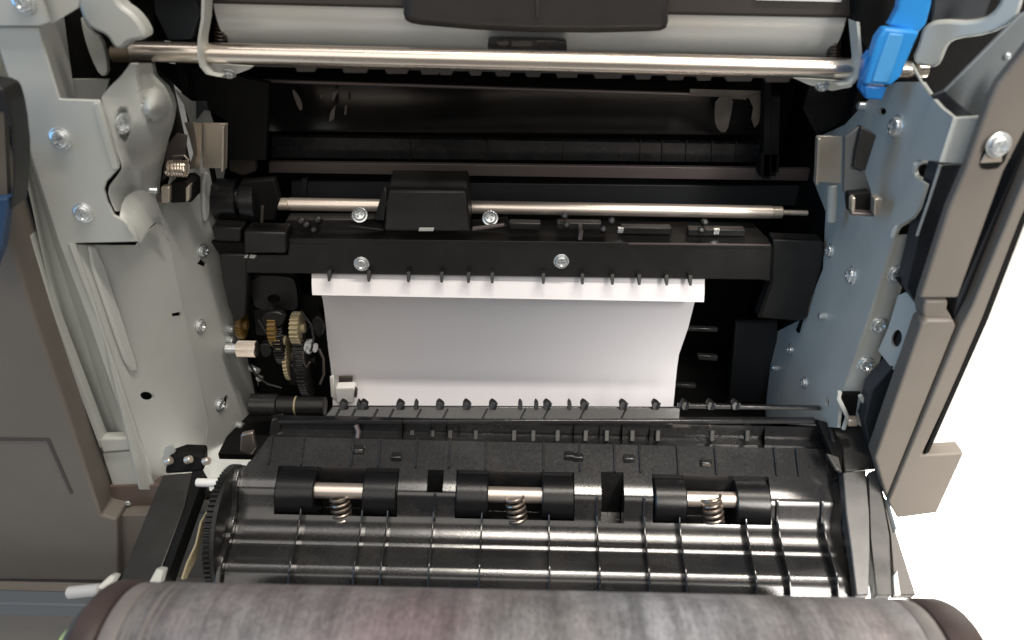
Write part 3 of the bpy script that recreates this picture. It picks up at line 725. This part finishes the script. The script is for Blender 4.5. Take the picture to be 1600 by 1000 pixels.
# shaft
s0, s1 = PD(452, 319, 38.0), PD(1206, 331.5, 38.0)
sh = MB().cyl(s0, s1, .35, 32).build('shaft', SHAFTM, RG)
MB().cyl(PD(432, 318.6, 38.0), s0, .33, 24).build('shaft_end', NICKEL, RG)
MB().cyl(s1, PD(1222, 331.8, 38.0), .33, 24).cyl(PD(1221, 331.8, 38.0), PD(1262, 333, 38.0), .15, 16).build('shaft_end', NICKEL, RG)
# pulley and drive on the left
pl0 = PD(338, 312, 38.2)
MB().lathe(pl0, (1, 0, 0), [(0, .9), (.1, 1.15), (1.3, 1.15), (1.3, .8), (1.6, .8), (1.6, 1.2), (2.3, 1.2), (2.4, 1.0), (2.4, .5), (3.0, .5)], 36).build('pulley', RUBBER, RG)
MB().prism(Y(37.6, [(376, 285), (428, 280), (436, 310), (430, 345), (380, 348), (360, 330)]), (0, .6, 0)).build('drive_housing', BLKD, RG, .1)
MB().prism(Y(37.5, [(408, 322), (412, 322), (410, 360), (406, 360)]), (0, .2, 0)).build('wire_stay', COVERD, RG)
lowblk = [(448, 342), (600, 342), (600, 366), (450, 366), (438, 362)]
MB().prism(Y(37.0, lowblk), (0, .8, 0)).build('motor_plate', BLK, RG, .08)
for x, y in ((472, 346), (480, 352), (498, 344), (492, 360), (885, 352), (882, 338), (955, 346), (942, 359), (1100, 348), (1094, 360)):
    MB().lathe(PD(x, y, 36.9), (0, -1, .6), [(0, .2), (.3, .18), (.35, .1)], 10).build('clip', BLK, RG)
for x, y in ((970, 361), (1120, 363)):
    MB().prism(Y(36.6, [(x - 4, y - 4), (x + 5, y - 4), (x + 3, y + 3), (x - 5, y + 3)]), (0, .2, 0)).build('terminal', SCREWM, RG)
MB().tube([PD(906, 352, 36.6), PD(908, 362, 36.2), PD(906, 375, 35.95)], .13, 8).build('lead', BARM, RG)
for x, y, w in ((905, 358, 70), (1010, 365, 80), (1120, 368, 90), (820, 358, 50)):
    MB().prism(Y(36.7, [(x - w / 2, y - 10), (x + w / 2, y - 9), (x + w / 2, y + 2), (x - w / 2, y + 1)]), (0, .5, 0)).build('clip_block', BLK, RG, .06)
# square cover with tabs
cvb = MB()
ftl, ftr, fbr, fbl = PD(606, 297, 35.7), PD(729, 298, 35.7), PD(735, 362, 35.3), PD(600, 361, 35.3)
cvb.prism([ftl, ftr, fbr, fbl], (0, 1.9, .35))
sq = cvb.build('square_cover', BLK, RG, .12)
MB().prism([PD(655, 357, 35.15), PD(678, 357, 35.15), PD(677, 361, 35.15), PD(654, 361, 35.15)], (0, .1, 0)).build('cover_sticker', GALV, RG)
MB().prism([PD(540, 347, 35.8), PD(600, 338, 36.6), PD(600, 360, 35.6), PD(548, 354, 35.5)], (0, .3, -.2)).build('cover_tab', BLK, RG, .06)
MB().prism([PD(738, 344, 36.6), PD(793, 338, 36.4), PD(794, 352, 35.6), PD(740, 359, 35.4)], (0, .3, -.2)).build('cover_tab', BLK, RG, .06)
MB().prism([PD(738, 356, 35.3), PD(788, 350, 35.4), PD(788, 354, 35.4), PD(738, 361, 35.3)], (0, .2, 0)).build('tab_edge', BARM, RG, .03)
MB().prism([PD(583, 345, 36.0), PD(600, 292, 36.2), PD(604, 300, 36.0), PD(600, 345, 35.6)], (0, .6, 0)).build('cover_flank', BLK, RG, .06)
screw(RG, PD(562, 336, 36.0), (0, -.75, .65), .33); screw(RG, PD(766, 341, 36.0), (0, -.75, .65), .33)
# teeth below the beam
for x in (514, 576, 638, 690, 732, 769, 849, 910, 957, 999, 1042, 1079):
    yb = 428 + (x - 450) * .0125
    q = [PD(x - 3.5, yb - 6, 35.7), PD(x + 3.5, yb - 6, 35.7), PD(x + 2, yb + 11, 35.3), PD(x - 2, yb + 11, 35.3)]
    MB().prism(q, (0, .5, 0)).build('tooth', BLK, RG, .03)
# square damper below left part of the beam
MB().prism(Y(37.2, smooth_poly([(390, 430), (452, 432), (462, 440), (466, 480), (458, 486), (402, 484), (394, 470)], 1)), (0, .8, 0), holes=[Y(37.2, ell(428, 467, 10, 7, 14))]).build('damper_cover', BLK, RG)
MB().prism(Y(37.7, [(410, 455), (446, 455), (446, 480), (410, 480)]), (0, .2, 0)).build('damper_core', BLKD, RG)

# ================================================================== PAPER
def quad_sheet(rows, n):
    return [[a + (b - a) * i / n for i in range(n + 1)] for a, b in rows]
rows = []
for y, xl, xr, D in ((440, 497, 1090, 36.9), (470, 504, 1085, 37.2), (490, 507, 1080, 37.4), (510, 509, 1075, 37.55), (530, 511, 1068, 37.6), (550, 513, 1061, 37.55), (570, 516, 1058, 37.4), (590, 518, 1056, 37.15), (612, 519, 1054, 36.8), (632, 520, 1052, 36.4), (655, 521, 1050, 35.8), (680, 523, 1048, 35.1)):
    sl = .012 * (xr - xl)
    rows.append((PD(xl, y - sl * .5, D), PD(xr, y + sl * .5, D)))
ps = MB().sheet(quad_sheet(rows, 10), (0, .02, 0)).build('paper_sheet', PAPER, None, ang=70)
tag(ps, 'white paper sheet curving down inside the opening behind the strip', 'paper')
rows = [(PD(486, 415, 36.6), PD(1102, 424, 36.6)), (PD(487, 430, 36.2), PD(1101, 440, 36.2)), (PD(487, 445, 35.85), PD(1101, 455, 35.85)), (PD(488, 461, 35.45), PD(1100, 472, 35.45))]
st = MB().sheet(quad_sheet(rows, 8), (0, .02, 0)).build('paper_strip', PAPER, None, ang=70)
tag(st, 'narrow white paper edge hanging just below the black beam', 'paper')
SG = thing('side_guide', (-10.5, 36, -29), 'small white plastic clip at the lower left corner of the paper', 'clip')
MB().prism(Y(35.8, [(524, 606), (553, 605), (556, 612), (553, 630), (524, 630)]), (0, .6, 0)).build('clip_body', WHITE, SG, .1)
MB().prism(Y(36.6, [(529, 589), (551, 589), (550, 604), (529, 604)]), (0, .15, 0)).build('clip_slot', COVERD, SG, .02)
MB().prism(Y(36.4, [(515, 590), (521, 588), (524, 625), (517, 620)]), (0, .2, 0)).build('clip_side', WHITE, SG, .04)
MB().prism(Y(35.75, [(554, 608), (558, 612), (557, 622), (553, 620)]), (0, .3, 0)).build('clip_nib', COVERD, SG, .02)

# ================================================================== GEAR TRAIN (left, under the beam)
GT = thing('gear_train', (-13, 37, -27), 'cluster of amber, cream and black gears between left frame and paper', 'gears')
def gear(c, r, w, n, m, name, tooth=.13, hub=.3):
    b = MB(); prof = []
    for k in range(n * 4):
        a = 2 * math.pi * k / (n * 4)
        rr = r if k % 4 in (0, 1) else r - tooth
        prof.append(np.array(c) + A(0, rr * math.cos(a), rr * math.sin(a)))
    b.prism(prof, (w, 0, 0))
    if hub: b.cyl(np.array(c) - A(.15, 0, 0), np.array(c) + A(w + .2, 0, 0), hub, 16)
    return b.build(name, m, GT, 0)
gear(PD(374, 508, 37.2), .8, .3, 22, AMBER, 'amber_gear')
gear(PD(426, 510, 37.0), 1.15, .45, 28, AMBER, 'amber_gear')
gear(PD(434, 532, 36.6), .65, .3, 20, CREAM, 'cream_gear')
gear(PD(440, 520, 37.8), 1.9, .55, 44, RUBBER, 'black_gear')
gear(PD(458, 512, 37.0), .95, .5, 22, CREAM, 'cream_gear')
gear(PD(452, 555, 37.4), 1.5, .22, 36, CREAM, 'cream_gear', .1)
gear(PD(466, 548, 37.2), 1.35, .6, 36, BLK, 'black_gear')
gear(PD(478, 562, 37.6), 2.2, .4, 52, BLK, 'black_gear')
MB().lathe(PD(481, 541, 36.4), (1, -.3, 0), [(0, .45), (.15, .45), (.2, .3), (.5, .28), (.52, .12)], 12).build('hub_nut', SCREWM, GT)
c = PD(372, 545, 36.2)
w = MB()
for k in range(40):
    a0 = 2 * math.pi * k / 40; rr = .45
    q = c + A(0, rr * math.cos(a0), rr * math.sin(a0))
    w.tube([q, q + A(1.05, 0, 0)], .035, 4)
w.cyl(c, c + A(1.1, 0, 0), .44, 24)
w.build('worm_shaft', CHROME, GT)
MB().cyl(c - A(.7, 0, 0), c + A(.0, 0, 0), .3, 16).build('shaft_bush', SCREWM, GT)
MB().prism(Y(37.8, [(395, 485), (420, 480), (432, 500), (420, 526), (400, 524)]), (0, .4, 0)).build('gear_bracket', BLK, GT, .06)
MB().prism(Y(38.6, [(380, 480), (500, 470), (515, 600), (505, 640), (400, 640), (385, 560)]), (0, .4, 0)).build('gear_plate', BLKD, GT, .06)
MB().tube([PD(x, y, 35.9) for x, y in ((498, 545), (505, 560), (506, 585), (500, 600))], .07, 6).build('wire', BARM, GT)
MB().tube([PD(x, y, 35.9) for x, y in ((473, 550), (474, 566), (479, 574), (484, 566))], .06, 6).build('wire', BARM, GT)
for pts, D in (([(408, 492), (430, 486), (446, 494), (440, 512), (412, 514)], 36.3), ([(402, 540), (420, 536), (428, 552), (412, 562)], 36.2), ([(446, 570), (470, 572), (474, 600), (450, 604)], 36.4), ([(484, 500), (500, 492), (508, 520), (494, 530)], 37.2)):
    MB().prism(Y(D, smooth_poly(pts, 1)), (0, .5, 0)).build('gear_bracket', BLK, GT, .06)
for pts in ([(404, 500), (416, 520), (430, 526), (444, 524)], [(388, 566), (400, 586), (418, 600), (440, 606)], [(470, 486), (486, 508), (490, 530), (486, 548)]):
    MB().tube([PD(x, y, 36.0) for x, y in pts], .06, 6).build('wire', BLKG, GT)
c = PD(392, 632, 35.4)
MB().cyl(c, c + A(1.6, 0, 0), .65, 28).build('end_roller', BLKG, GT)
MB().cyl(c + A(1.6, 0, 0), c + A(4.4, 0, 0), .55, 28).build('drive_roller', BLK, GT)
MB().cyl(c + A(2.6, 0, 0), c + A(2.75, 0, 0), .57, 28).build('roller_mark', CREAM, GT)
for x, y in ((392, 574), (400, 578), (404, 590)):
    MB().lathe(PD(x, y, 36.6), (.8, -.6, 0), [(0, .2), (.2, .2), (.25, .1)], 10).build('gear_pin', SCREWM, GT)

# ================================================================== DUPLEX UNIT
DU = thing('duplex_unit', (1.5, 27, -36), 'black ribbed duplex unit folded down in front with paired rollers and springs', 'duplex unit')
PR = [(658, 31.05), (663, 31.7), (688, 30.7), (692, 30.3)]
# below the recess the surface follows a list of tilts (degrees the surface falls towards the camera)
for r_, th in ((700, 37), (715, 35.5), (738, 35), (752, 34), (757, 32), (762, 29), (767, 27), (771, 26), (774, 32), (778, 46), (784, 58), (800, 60), (810, 56), (816, 48), (822, 39), (827, 33), (832, 29), (838, 26), (844, 24), (848, 20), (850, 8), (852, 8),
               (854, 20), (858, 26), (861, 24), (863, 12), (866, 6), (878, 8), (889, 12), (892, 20), (896, 25), (901, 26), (905, 30), (909, 38), (918, 44), (935, 48)):
    p_ = PD(850, PR[-1][0], PR[-1][1]); q_ = ray(850, r_); k_ = math.tan(math.radians(th))
    # point on the ray with z - z0 = k (d - d0)
    PR.append((r_, (p_[2] - k_ * p_[1]) / (q_[2] / q_[1] - k_)))
print('profile', [(r, round(d, 2)) for r, d in PR][::5])
def dz(row, D):
    q = PD(850, row, D); return A(0, q[1], q[2])
PP = [dz(r, D) for r, D in PR]
SLX = -math.tan(math.radians(0.0))
def xat(px, row=768):
    D = np.interp(row, [r for r, _ in PR], [d for _, d in PR])
    return PD(px, row, D)[0]
xl, xr = xat(377), xat(1318)
pockets = [(432, 622), (712, 898), (1021, 1207)]
holes = [(667, 692, 738, 773), (940, 976, 735, 815)]
cuts = [(xat(a), xat(b), 737, 813) for a, b in pockets] + [(xat(a), xat(b), r0, r1) for a, b, r0, r1 in holes]
edges = sorted({xl, xr} | {c[0] for c in cuts} | {c[1] for c in cuts})
BOT = -36.0
def strip(pts, x0, x1, b):
    """closed prism whose top follows pts between x0 and x1"""
    poly = [A(x0, p[1], p[2]) for p in pts] + [A(x0, pts[-1][1], BOT), A(x0, pts[0][1], BOT)]
    b.prism(poly, (x1 - x0, 0, 0))
def interp_row(row):
    D = np.interp(row, [r for r, _ in PR], [d for _, d in PR]); return dz(row, D)
body = MB()
for x0, x1 in zip(edges, edges[1:]):
    c = [k for k in cuts if k[0] <= x0 + 1e-6 and k[1] >= x1 - 1e-6]
    if c:
        r0, r1 = c[0][2], c[0][3]
        a = [p for (r, _), p in zip(PR, PP) if r < r0] + [interp_row(r0)]
        z = [interp_row(r1)] + [p for (r, _), p in zip(PR, PP) if r > r1]
        strip(a + [a[-1] + A(0, -.1, -2.8), z[0] + A(0, 0.1, -2.0)] + z, x0, x1, body)
    else:
        if x0 == xl:       # the left end narrows towards the back
            rr = [r for r, _ in PR]
            body.sheet([[A(xl + max(0, (750 - max(r, 690)) / 60) * 1.15, p[1], p[2]), A(x1, p[1], p[2])] for r, p in zip(rr, PP)], (0, 0, -3))
        else:
            strip(PP, x0, x1, body)
body.build('unit_body', DUP, DU, 0, ang=28)
# fins along the body
def fin(px, h=.20, w=.10, r0=664, r1=935, name='fin', row=860):
    x = xat(px, row)
    top = [interp_row(r) for r in np.linspace(r0, r1, 26)]
    up_ = [p + A(0, -.25 * h, h) for p in top]
    b = MB(); poly = [A(x, p[1], p[2]) for p in up_] + [A(x, p[1], p[2] - .1) for p in top[::-1]]
    b.prism(poly, (w, 0, 0))
    return b.build(name, DUP, DU, .025)
for px in (466, 562, 602, 674, 750, 856, 932, 1007, 1063, 1169, 1220, 1293):
    fin(px, .55, .08, 812, 935)
for px in (420, 470, 548, 590, 648, 700, 757, 848, 905, 960, 1000, 1060, 1120, 1215, 1250):
    fin(px, .16, .08, 692, 736, 'upper_fin', 740)
for px in (674, 932, 1007, 1221, 1293):
    fin(px, .2, .12, 776, 818, 'middle_fin')
# end cheeks of the body
MB().prism([A(xl - .32, p[1], p[2] + .42) for (r, _), p in zip(PR, PP) if r > 750] + [A(xl - .32, PP[-1][1], BOT), A(xl - .32, interp_row(752)[1], BOT)], (.3, 0, 0)).build('end_cheek', DUP, DU, .06)
MB().prism([A(xr, p[1], p[2] + .22) for p in PP[3:]] + [A(xr, PP[-1][1], BOT), A(xr, PP[3][1], BOT)], (.25, 0, 0)).build('end_cheek', DUP, DU, .06)
# rollers, shafts, springs
RR = 1.22
for (pa, pb), (ra0, ra1, rb0, rb1) in zip(pockets, ((434, 494, 569, 621), (713, 763, 847, 897), (1023, 1073, 1151, 1204))):
    cen = interp_row(767) + A(0, .35, -RR + .38)
    def at(px): return A(xat(px), cen[1], cen[2])
    ca = PD(800, 767, cen[1])
    for u, v in ((ra0, ra1), (rb0, rb1)):
        p, q = at(u), at(v)
        l = q[0] - p[0]
        MB().lathe(p, (1, 0, 0), [(0, .5), (0, RR - .06), (.06, RR), (l - .06, RR), (l, RR - .06), (l, .5)], 40).build('roller', RUBBER, DU)
    lift = A(0, -.35, .52)
    MB().cyl(at(ra1 - 12) + lift, at(rb0 + 3) + lift, .40, 28).build('roller_shaft', SHAFTM, DU)
    MB().box(at(ra1 + 2) + A(0, .9, .9), at(rb0 - 2) + A(0, 1.3, 1.2)).build('shaft_clip', DUP, DU, .08)
    m = (ra1 + rb0) / 2 - 1
    MB().tube(helix(PD(m, 776, 28.0), PD(m + 5, 817, 27.45), .46, 5), .085, 8).build('coil_spring', SPRINGM, DU)
# guide plate at the paper's foot
def dzr(row, D, px): return PD(px, row, D)
g0, g1 = (524, 634), (1284, 634)
MB().prism([PD(520, 634, 31.6), PD(1064, 636, 31.6), PD(1062, 660, 31.1), PD(500, 660, 31.1)], (0, .25, -.15)).build('guide_plate', DUP, DU, .06)
MB().prism([PD(1060, 632, 31.6), PD(1284, 636, 31.6), PD(1282, 642, 31.5), PD(1060, 639, 31.5)], (0, .3, -.1)).build('guide_bar', DUP, DU, .05)
MB().prism([PD(430, 656, 31.05), PD(1276, 656, 31.05), PD(1276, 663, 30.95), PD(428, 663, 30.95)], (0, .4, -.1)).build('lower_bar', DUP, DU, .06)
MB().prism([PD(424, 656, 30.8), PD(440, 653, 31.2), PD(438, 690, 30.6), (PD(420, 682, 30.6))], (0, .5, 0)).build('corner_post', BLK, DU, .1)
for x in (536, 560, 568, 625, 687, 729, 770, 813, 855, 913, 974, 1025, 1071, 1111, 1150, 650, 890, 838):
    w = 3.5 if x in (560, 813, 650, 890, 838) else 6.5
    MB().prism([PD(x - w, 633, 31.5), PD(x - w * .4, 628, 31.55), PD(x + w * .3, 630, 31.5), PD(x + w, 634, 31.45), PD(x + w * .7, 641, 31.3), PD(x - w * .8, 641, 31.3)], (0, .35, 0)).build('guide_tooth', BLK, DU, .03)
    if w > 5:
        MB().prism([PD(x, 640, 31.25), PD(x + 5, 631, 31.35), PD(x + 8, 631, 31.35), PD(x + 4, 641, 31.25)], (0, .12, 0)).build('guide_glint', DUP, DU, .02)
for x in (520, 545, 580, 605, 648, 690, 752, 812, 848, 905, 970):
    MB().prism([PD(x + 8, 641, 31.36), PD(x + 10, 641, 31.36), PD(x, 660, 31.0), PD(x - 2, 660, 31.0)], (0, .12, 0)).build('guide_rib', BLK, DU)
for x in (475, 550, 640, 672, 700, 740, 800, 830, 868, 912, 945, 985, 1025, 1110, 1165):
    MB().prism([PD(x, 664, 31.3), PD(x + 8, 664, 31.3), PD(x + 7, 690, 30.55), PD(x - 1, 690, 30.55)], (0, .3, 0)).build('partition', BLK, DU, .04)
MB().tube([PD(556, 664, 30.9), PD(560, 674, 30.7), PD(557, 694, 30.3)], .14, 8).build('lead', BARM, DU)
for x, y in ((561, 714), (1104, 722), (903, 718), (983, 718), (890, 716), (620, 724)):
    q = interp_row(y); p = A(PD(x, y, q[1])[0], q[1], q[2])
    MB().box(p + A(-.28, -.1, .02), p + A(.28, .3, .28)).build('lug', DUP, DU, .06)
# left side gear ring and link plate
GC = PX(350, 800, -14.1); GC = A(-14.45, 27.5, -30.7)
b = MB(); prof = []
n = 78; r = 3.35
for k in range(n * 4):
    a0 = 2 * math.pi * k / (n * 4); rr = r if k % 4 in (0, 1) else r - .16
    prof.append(GC + A(0, rr * math.cos(a0), rr * math.sin(a0)))
b.prism(prof, (.35, 0, 0)).lathe(GC + A(.35, 0, 0), (1, 0, 0), [(0, r - .05), (.2, r - .05), (.24, r - .2)], 60)
b.build('toothed_wheel', BLK, DU, 0)
lk = [PX(x, y, -15.05) for x, y in ((350, 735), (352, 752), (346, 775), (328, 800), (316, 830), (306, 870), (288, 905), (282, 905), (290, 880), (304, 850), (312, 815), (330, 785), (341, 768), (340, 748))]
MB().prism(lk, (.1, 0, 0)).build('link_plate', CREAM, DU, .03)
MB().cyl(A(-16.0, *PD(312, 754, 28.6)[1:]), A(-14.6, *PD(312, 754, 28.6)[1:]), .22, 20).lathe(A(-14.75, *PD(312, 754, 28.6)[1:]), (1, 0, 0), [(0, .22), (.15, .65), (.3, .65)], 24).build('hinge_pin', WHITE, DU)
# right arm strips
def strip3(pts, ds, t, m, name, bev=.06):
    MB().prism([PD(x, y, d) for (x, y), d in zip(pts, ds)], t).build(name, m, DU, bev)
strip3([(1317, 738), (1353, 734), (1358, 800), (1360, 860), (1358, 930), (1338, 930), (1330, 860), (1322, 800)], [28.4, 28.4, 27, 25.5, 23.8, 23.8, 25.5, 27], (0, .2, -.6), ARMM, 'arm_strip')
strip3([(1356, 738), (1372, 731), (1390, 836), (1394, 930), (1369, 930), (1361, 842)], [28.3, 28.3, 26, 23.8, 23.8, 26], (0, .2, -.8), ARMM, 'arm_strip')
strip3([(1372, 745), (1385, 785), (1432, 930), (1398, 930), (1391, 836)], [28.6, 27.4, 24.2, 24.2, 26.2], (0, .2, -.5), COVERD, 'arm_side')
strip3([(1384, 780), (1388, 778), (1402, 826), (1398, 832)], [27.3, 27.3, 26, 26], (0, .1, -.2), GALV, 'arm_edge', .02)
strip3([(1396, 900), (1402, 890), (1408, 930), (1398, 930)], [24.4, 24.5, 23.8, 23.8], (0, .1, -.2), GALV, 'arm_edge', .02)
strip3([(1294, 664), (1316, 668), (1350, 664), (1362, 690), (1372, 731), (1320, 738), (1316, 700), (1300, 690)], [30.6, 30.4, 30.3, 29.6, 28.5, 28.4, 29.5, 29.8], (0, .5, -.8), BLK, 'arm_head', .08)
strip3([(1292, 708), (1310, 714), (1316, 738), (1306, 732)], [29.0, 28.9, 28.3, 28.4], (0, .1, -.2), ARMM, 'arm_tab', .03)
MB().prism([PD(1276, 655, 30.9), PD(1298, 662, 30.7), PD(1318, 700, 29.3), PD(1314, 740, 28.4), PD(1300, 712, 29.3)], (0, .4, -.3)).build('hinge_web', BLKD, DU, .05)

# left link arm
LA = thing('link_arm', (-17, 27, -34), 'flat black link arm slanting down in front of the left frame', 'link arm')
q = [PD(258, 738, 29.0), PD(316, 735, 29.0), PD(311, 765, 28.2), PD(248, 905, 23.6), PD(190, 905, 23.6), PD(236, 785, 27.6)]
MB().prism([PD(254, 742, 29.0), PD(300, 738, 29.0), PD(288, 790, 27.5), PD(244, 910, 23.4), PD(186, 910, 23.4)], (.05, .3, -.5)).build('arm_bar', BLK, LA, .06)
MB().prism([PD(300, 736, 29.1), PD(318, 734, 29.1), PD(310, 765, 28.3), PD(262, 900, 23.8), PD(246, 908, 23.5), PD(290, 790, 27.5)], (0, .3, -1.0)).build('arm_flange', BLKD, LA, .05)
MB().prism([PD(262, 716, 29.6), PD(284, 708, 29.8), PD(318, 710, 29.8), PD(318, 738, 29.2), PD(256, 742, 29.2)], (0, .8, 0)).build('clevis', BLKD, LA, .15)
for x, y in ((263, 722), (294, 720), (322, 722)):
    MB().cyl(PD(x - 4, y, 29.2), PD(x + 5, y - 3, 29.2), .2, 16).build('clevis_pin', NICKEL, LA)
MB().prism(Y(29.9, [(252, 720), (258, 698), (268, 694), (274, 706), (262, 720), (258, 730)]), (0, .12, 0)).build('clevis_tab', GALV, LA, .03)
MB().prism(Y(29.6, [(376, 680), (395, 676), (400, 700), (392, 712), (374, 706)]), (0, .3, 0)).build('ribbed_plug', SPRINGM, LA, .08)

# ================================================================== FOREGROUND ROLLER
FR = thing('transport_roller', (0, 16.1, -28), 'large worn grey roller with brown ends across the bottom foreground', 'roller')
RAD = 3.2
t = ray(800, 921); t = t / np.linalg.norm(t)
axis_n = np.cross(ex, t); axis_n = axis_n * (1 if axis_n[2] > 0 else -1)
CEN = t * 29.0 - axis_n * RAD
def rx(px, py=965):
    """x where the picture column px meets the roller's front surface"""
    best = None
    q = ray(px, py); d2 = q[1:] @ q[1:]; bq = q[1:] @ CEN[1:]; cq = CEN[1:] @ CEN[1:] - RAD * RAD
    k = (bq - math.sqrt(max(0, bq * bq - d2 * cq))) / d2
    return (q * k)[0]
xs = {k: rx(k) for k in (70, 92, 118, 150, 168, 196, 232, 262, 1430, 1458, 1490, 1520, 1545)}
def seg(x0, x1, r, m, name, ch=.08, parent=FR, tilt=0):
    p = A(x0, CEN[1], CEN[2])
    l = x1 - x0
    return MB().lathe(p, (1, 0, 0), [(0, r - ch), (ch * .3, r - ch * .3), (ch, r), (l - ch, r), (l - ch * .3, r - ch * .3), (l, r - ch)], 72).build(name, m, parent)
seg(xs[196], xs[1430], RAD, ROLLM, 'roller_body')
seg(xs[168] - .05, xs[196], RAD - .02, ROLLBAND, 'wear_band')
seg(xs[1430], xs[1458], RAD - .01, ROLLBAND, 'wear_band')
for k_, w_ in ((205, .05), (214, .03), (232, .09), (246, .04)):
    xr_ = rx(k_)
    seg(xr_ - w_, xr_ + w_, RAD + .012, ROLLBAND, 'wear_band', .015)
seg(xs[118], xs[168] - .06, RAD + .05, ROLLEND, 'end_flange', .25)
seg(xs[1458] + .03, xs[1520], RAD + .05, ROLLEND, 'end_flange', .3)
seg(xs[92], xs[118] - .03, RAD - .5, mat('slate_cap', (.06, .07, .08), .35), 'end_cap', .3)
seg(xs[70], xs[92] - .02, RAD - 1.15, GREEN, 'end_clip', .3)
seg(xs[1520] + .03, xs[1545], RAD - .9, GREEN, 'end_clip', .3)
MB().cyl(PD(107, 926, 21.0), PD(156, 921, 21.0), .25, 24).build('axle_pin', mat('grey_pin_plastic', (.50, .49, .48), .4), FR)
MB().prism([PD(150, 918, 20.6), PD(172, 898, 21.2), PD(182, 900, 21.2), PD(166, 925, 20.6)], (.05, .3, -.2)).build('axle_bracket', GALV, FR, .05)
MB().prism([PD(232, 910, 21.4), PD(244, 888, 22.0), PD(256, 890, 22.0), (PD(250, 912, 21.4))], (.05, .3, -.2)).build('axle_bracket', GALV, FR, .05)
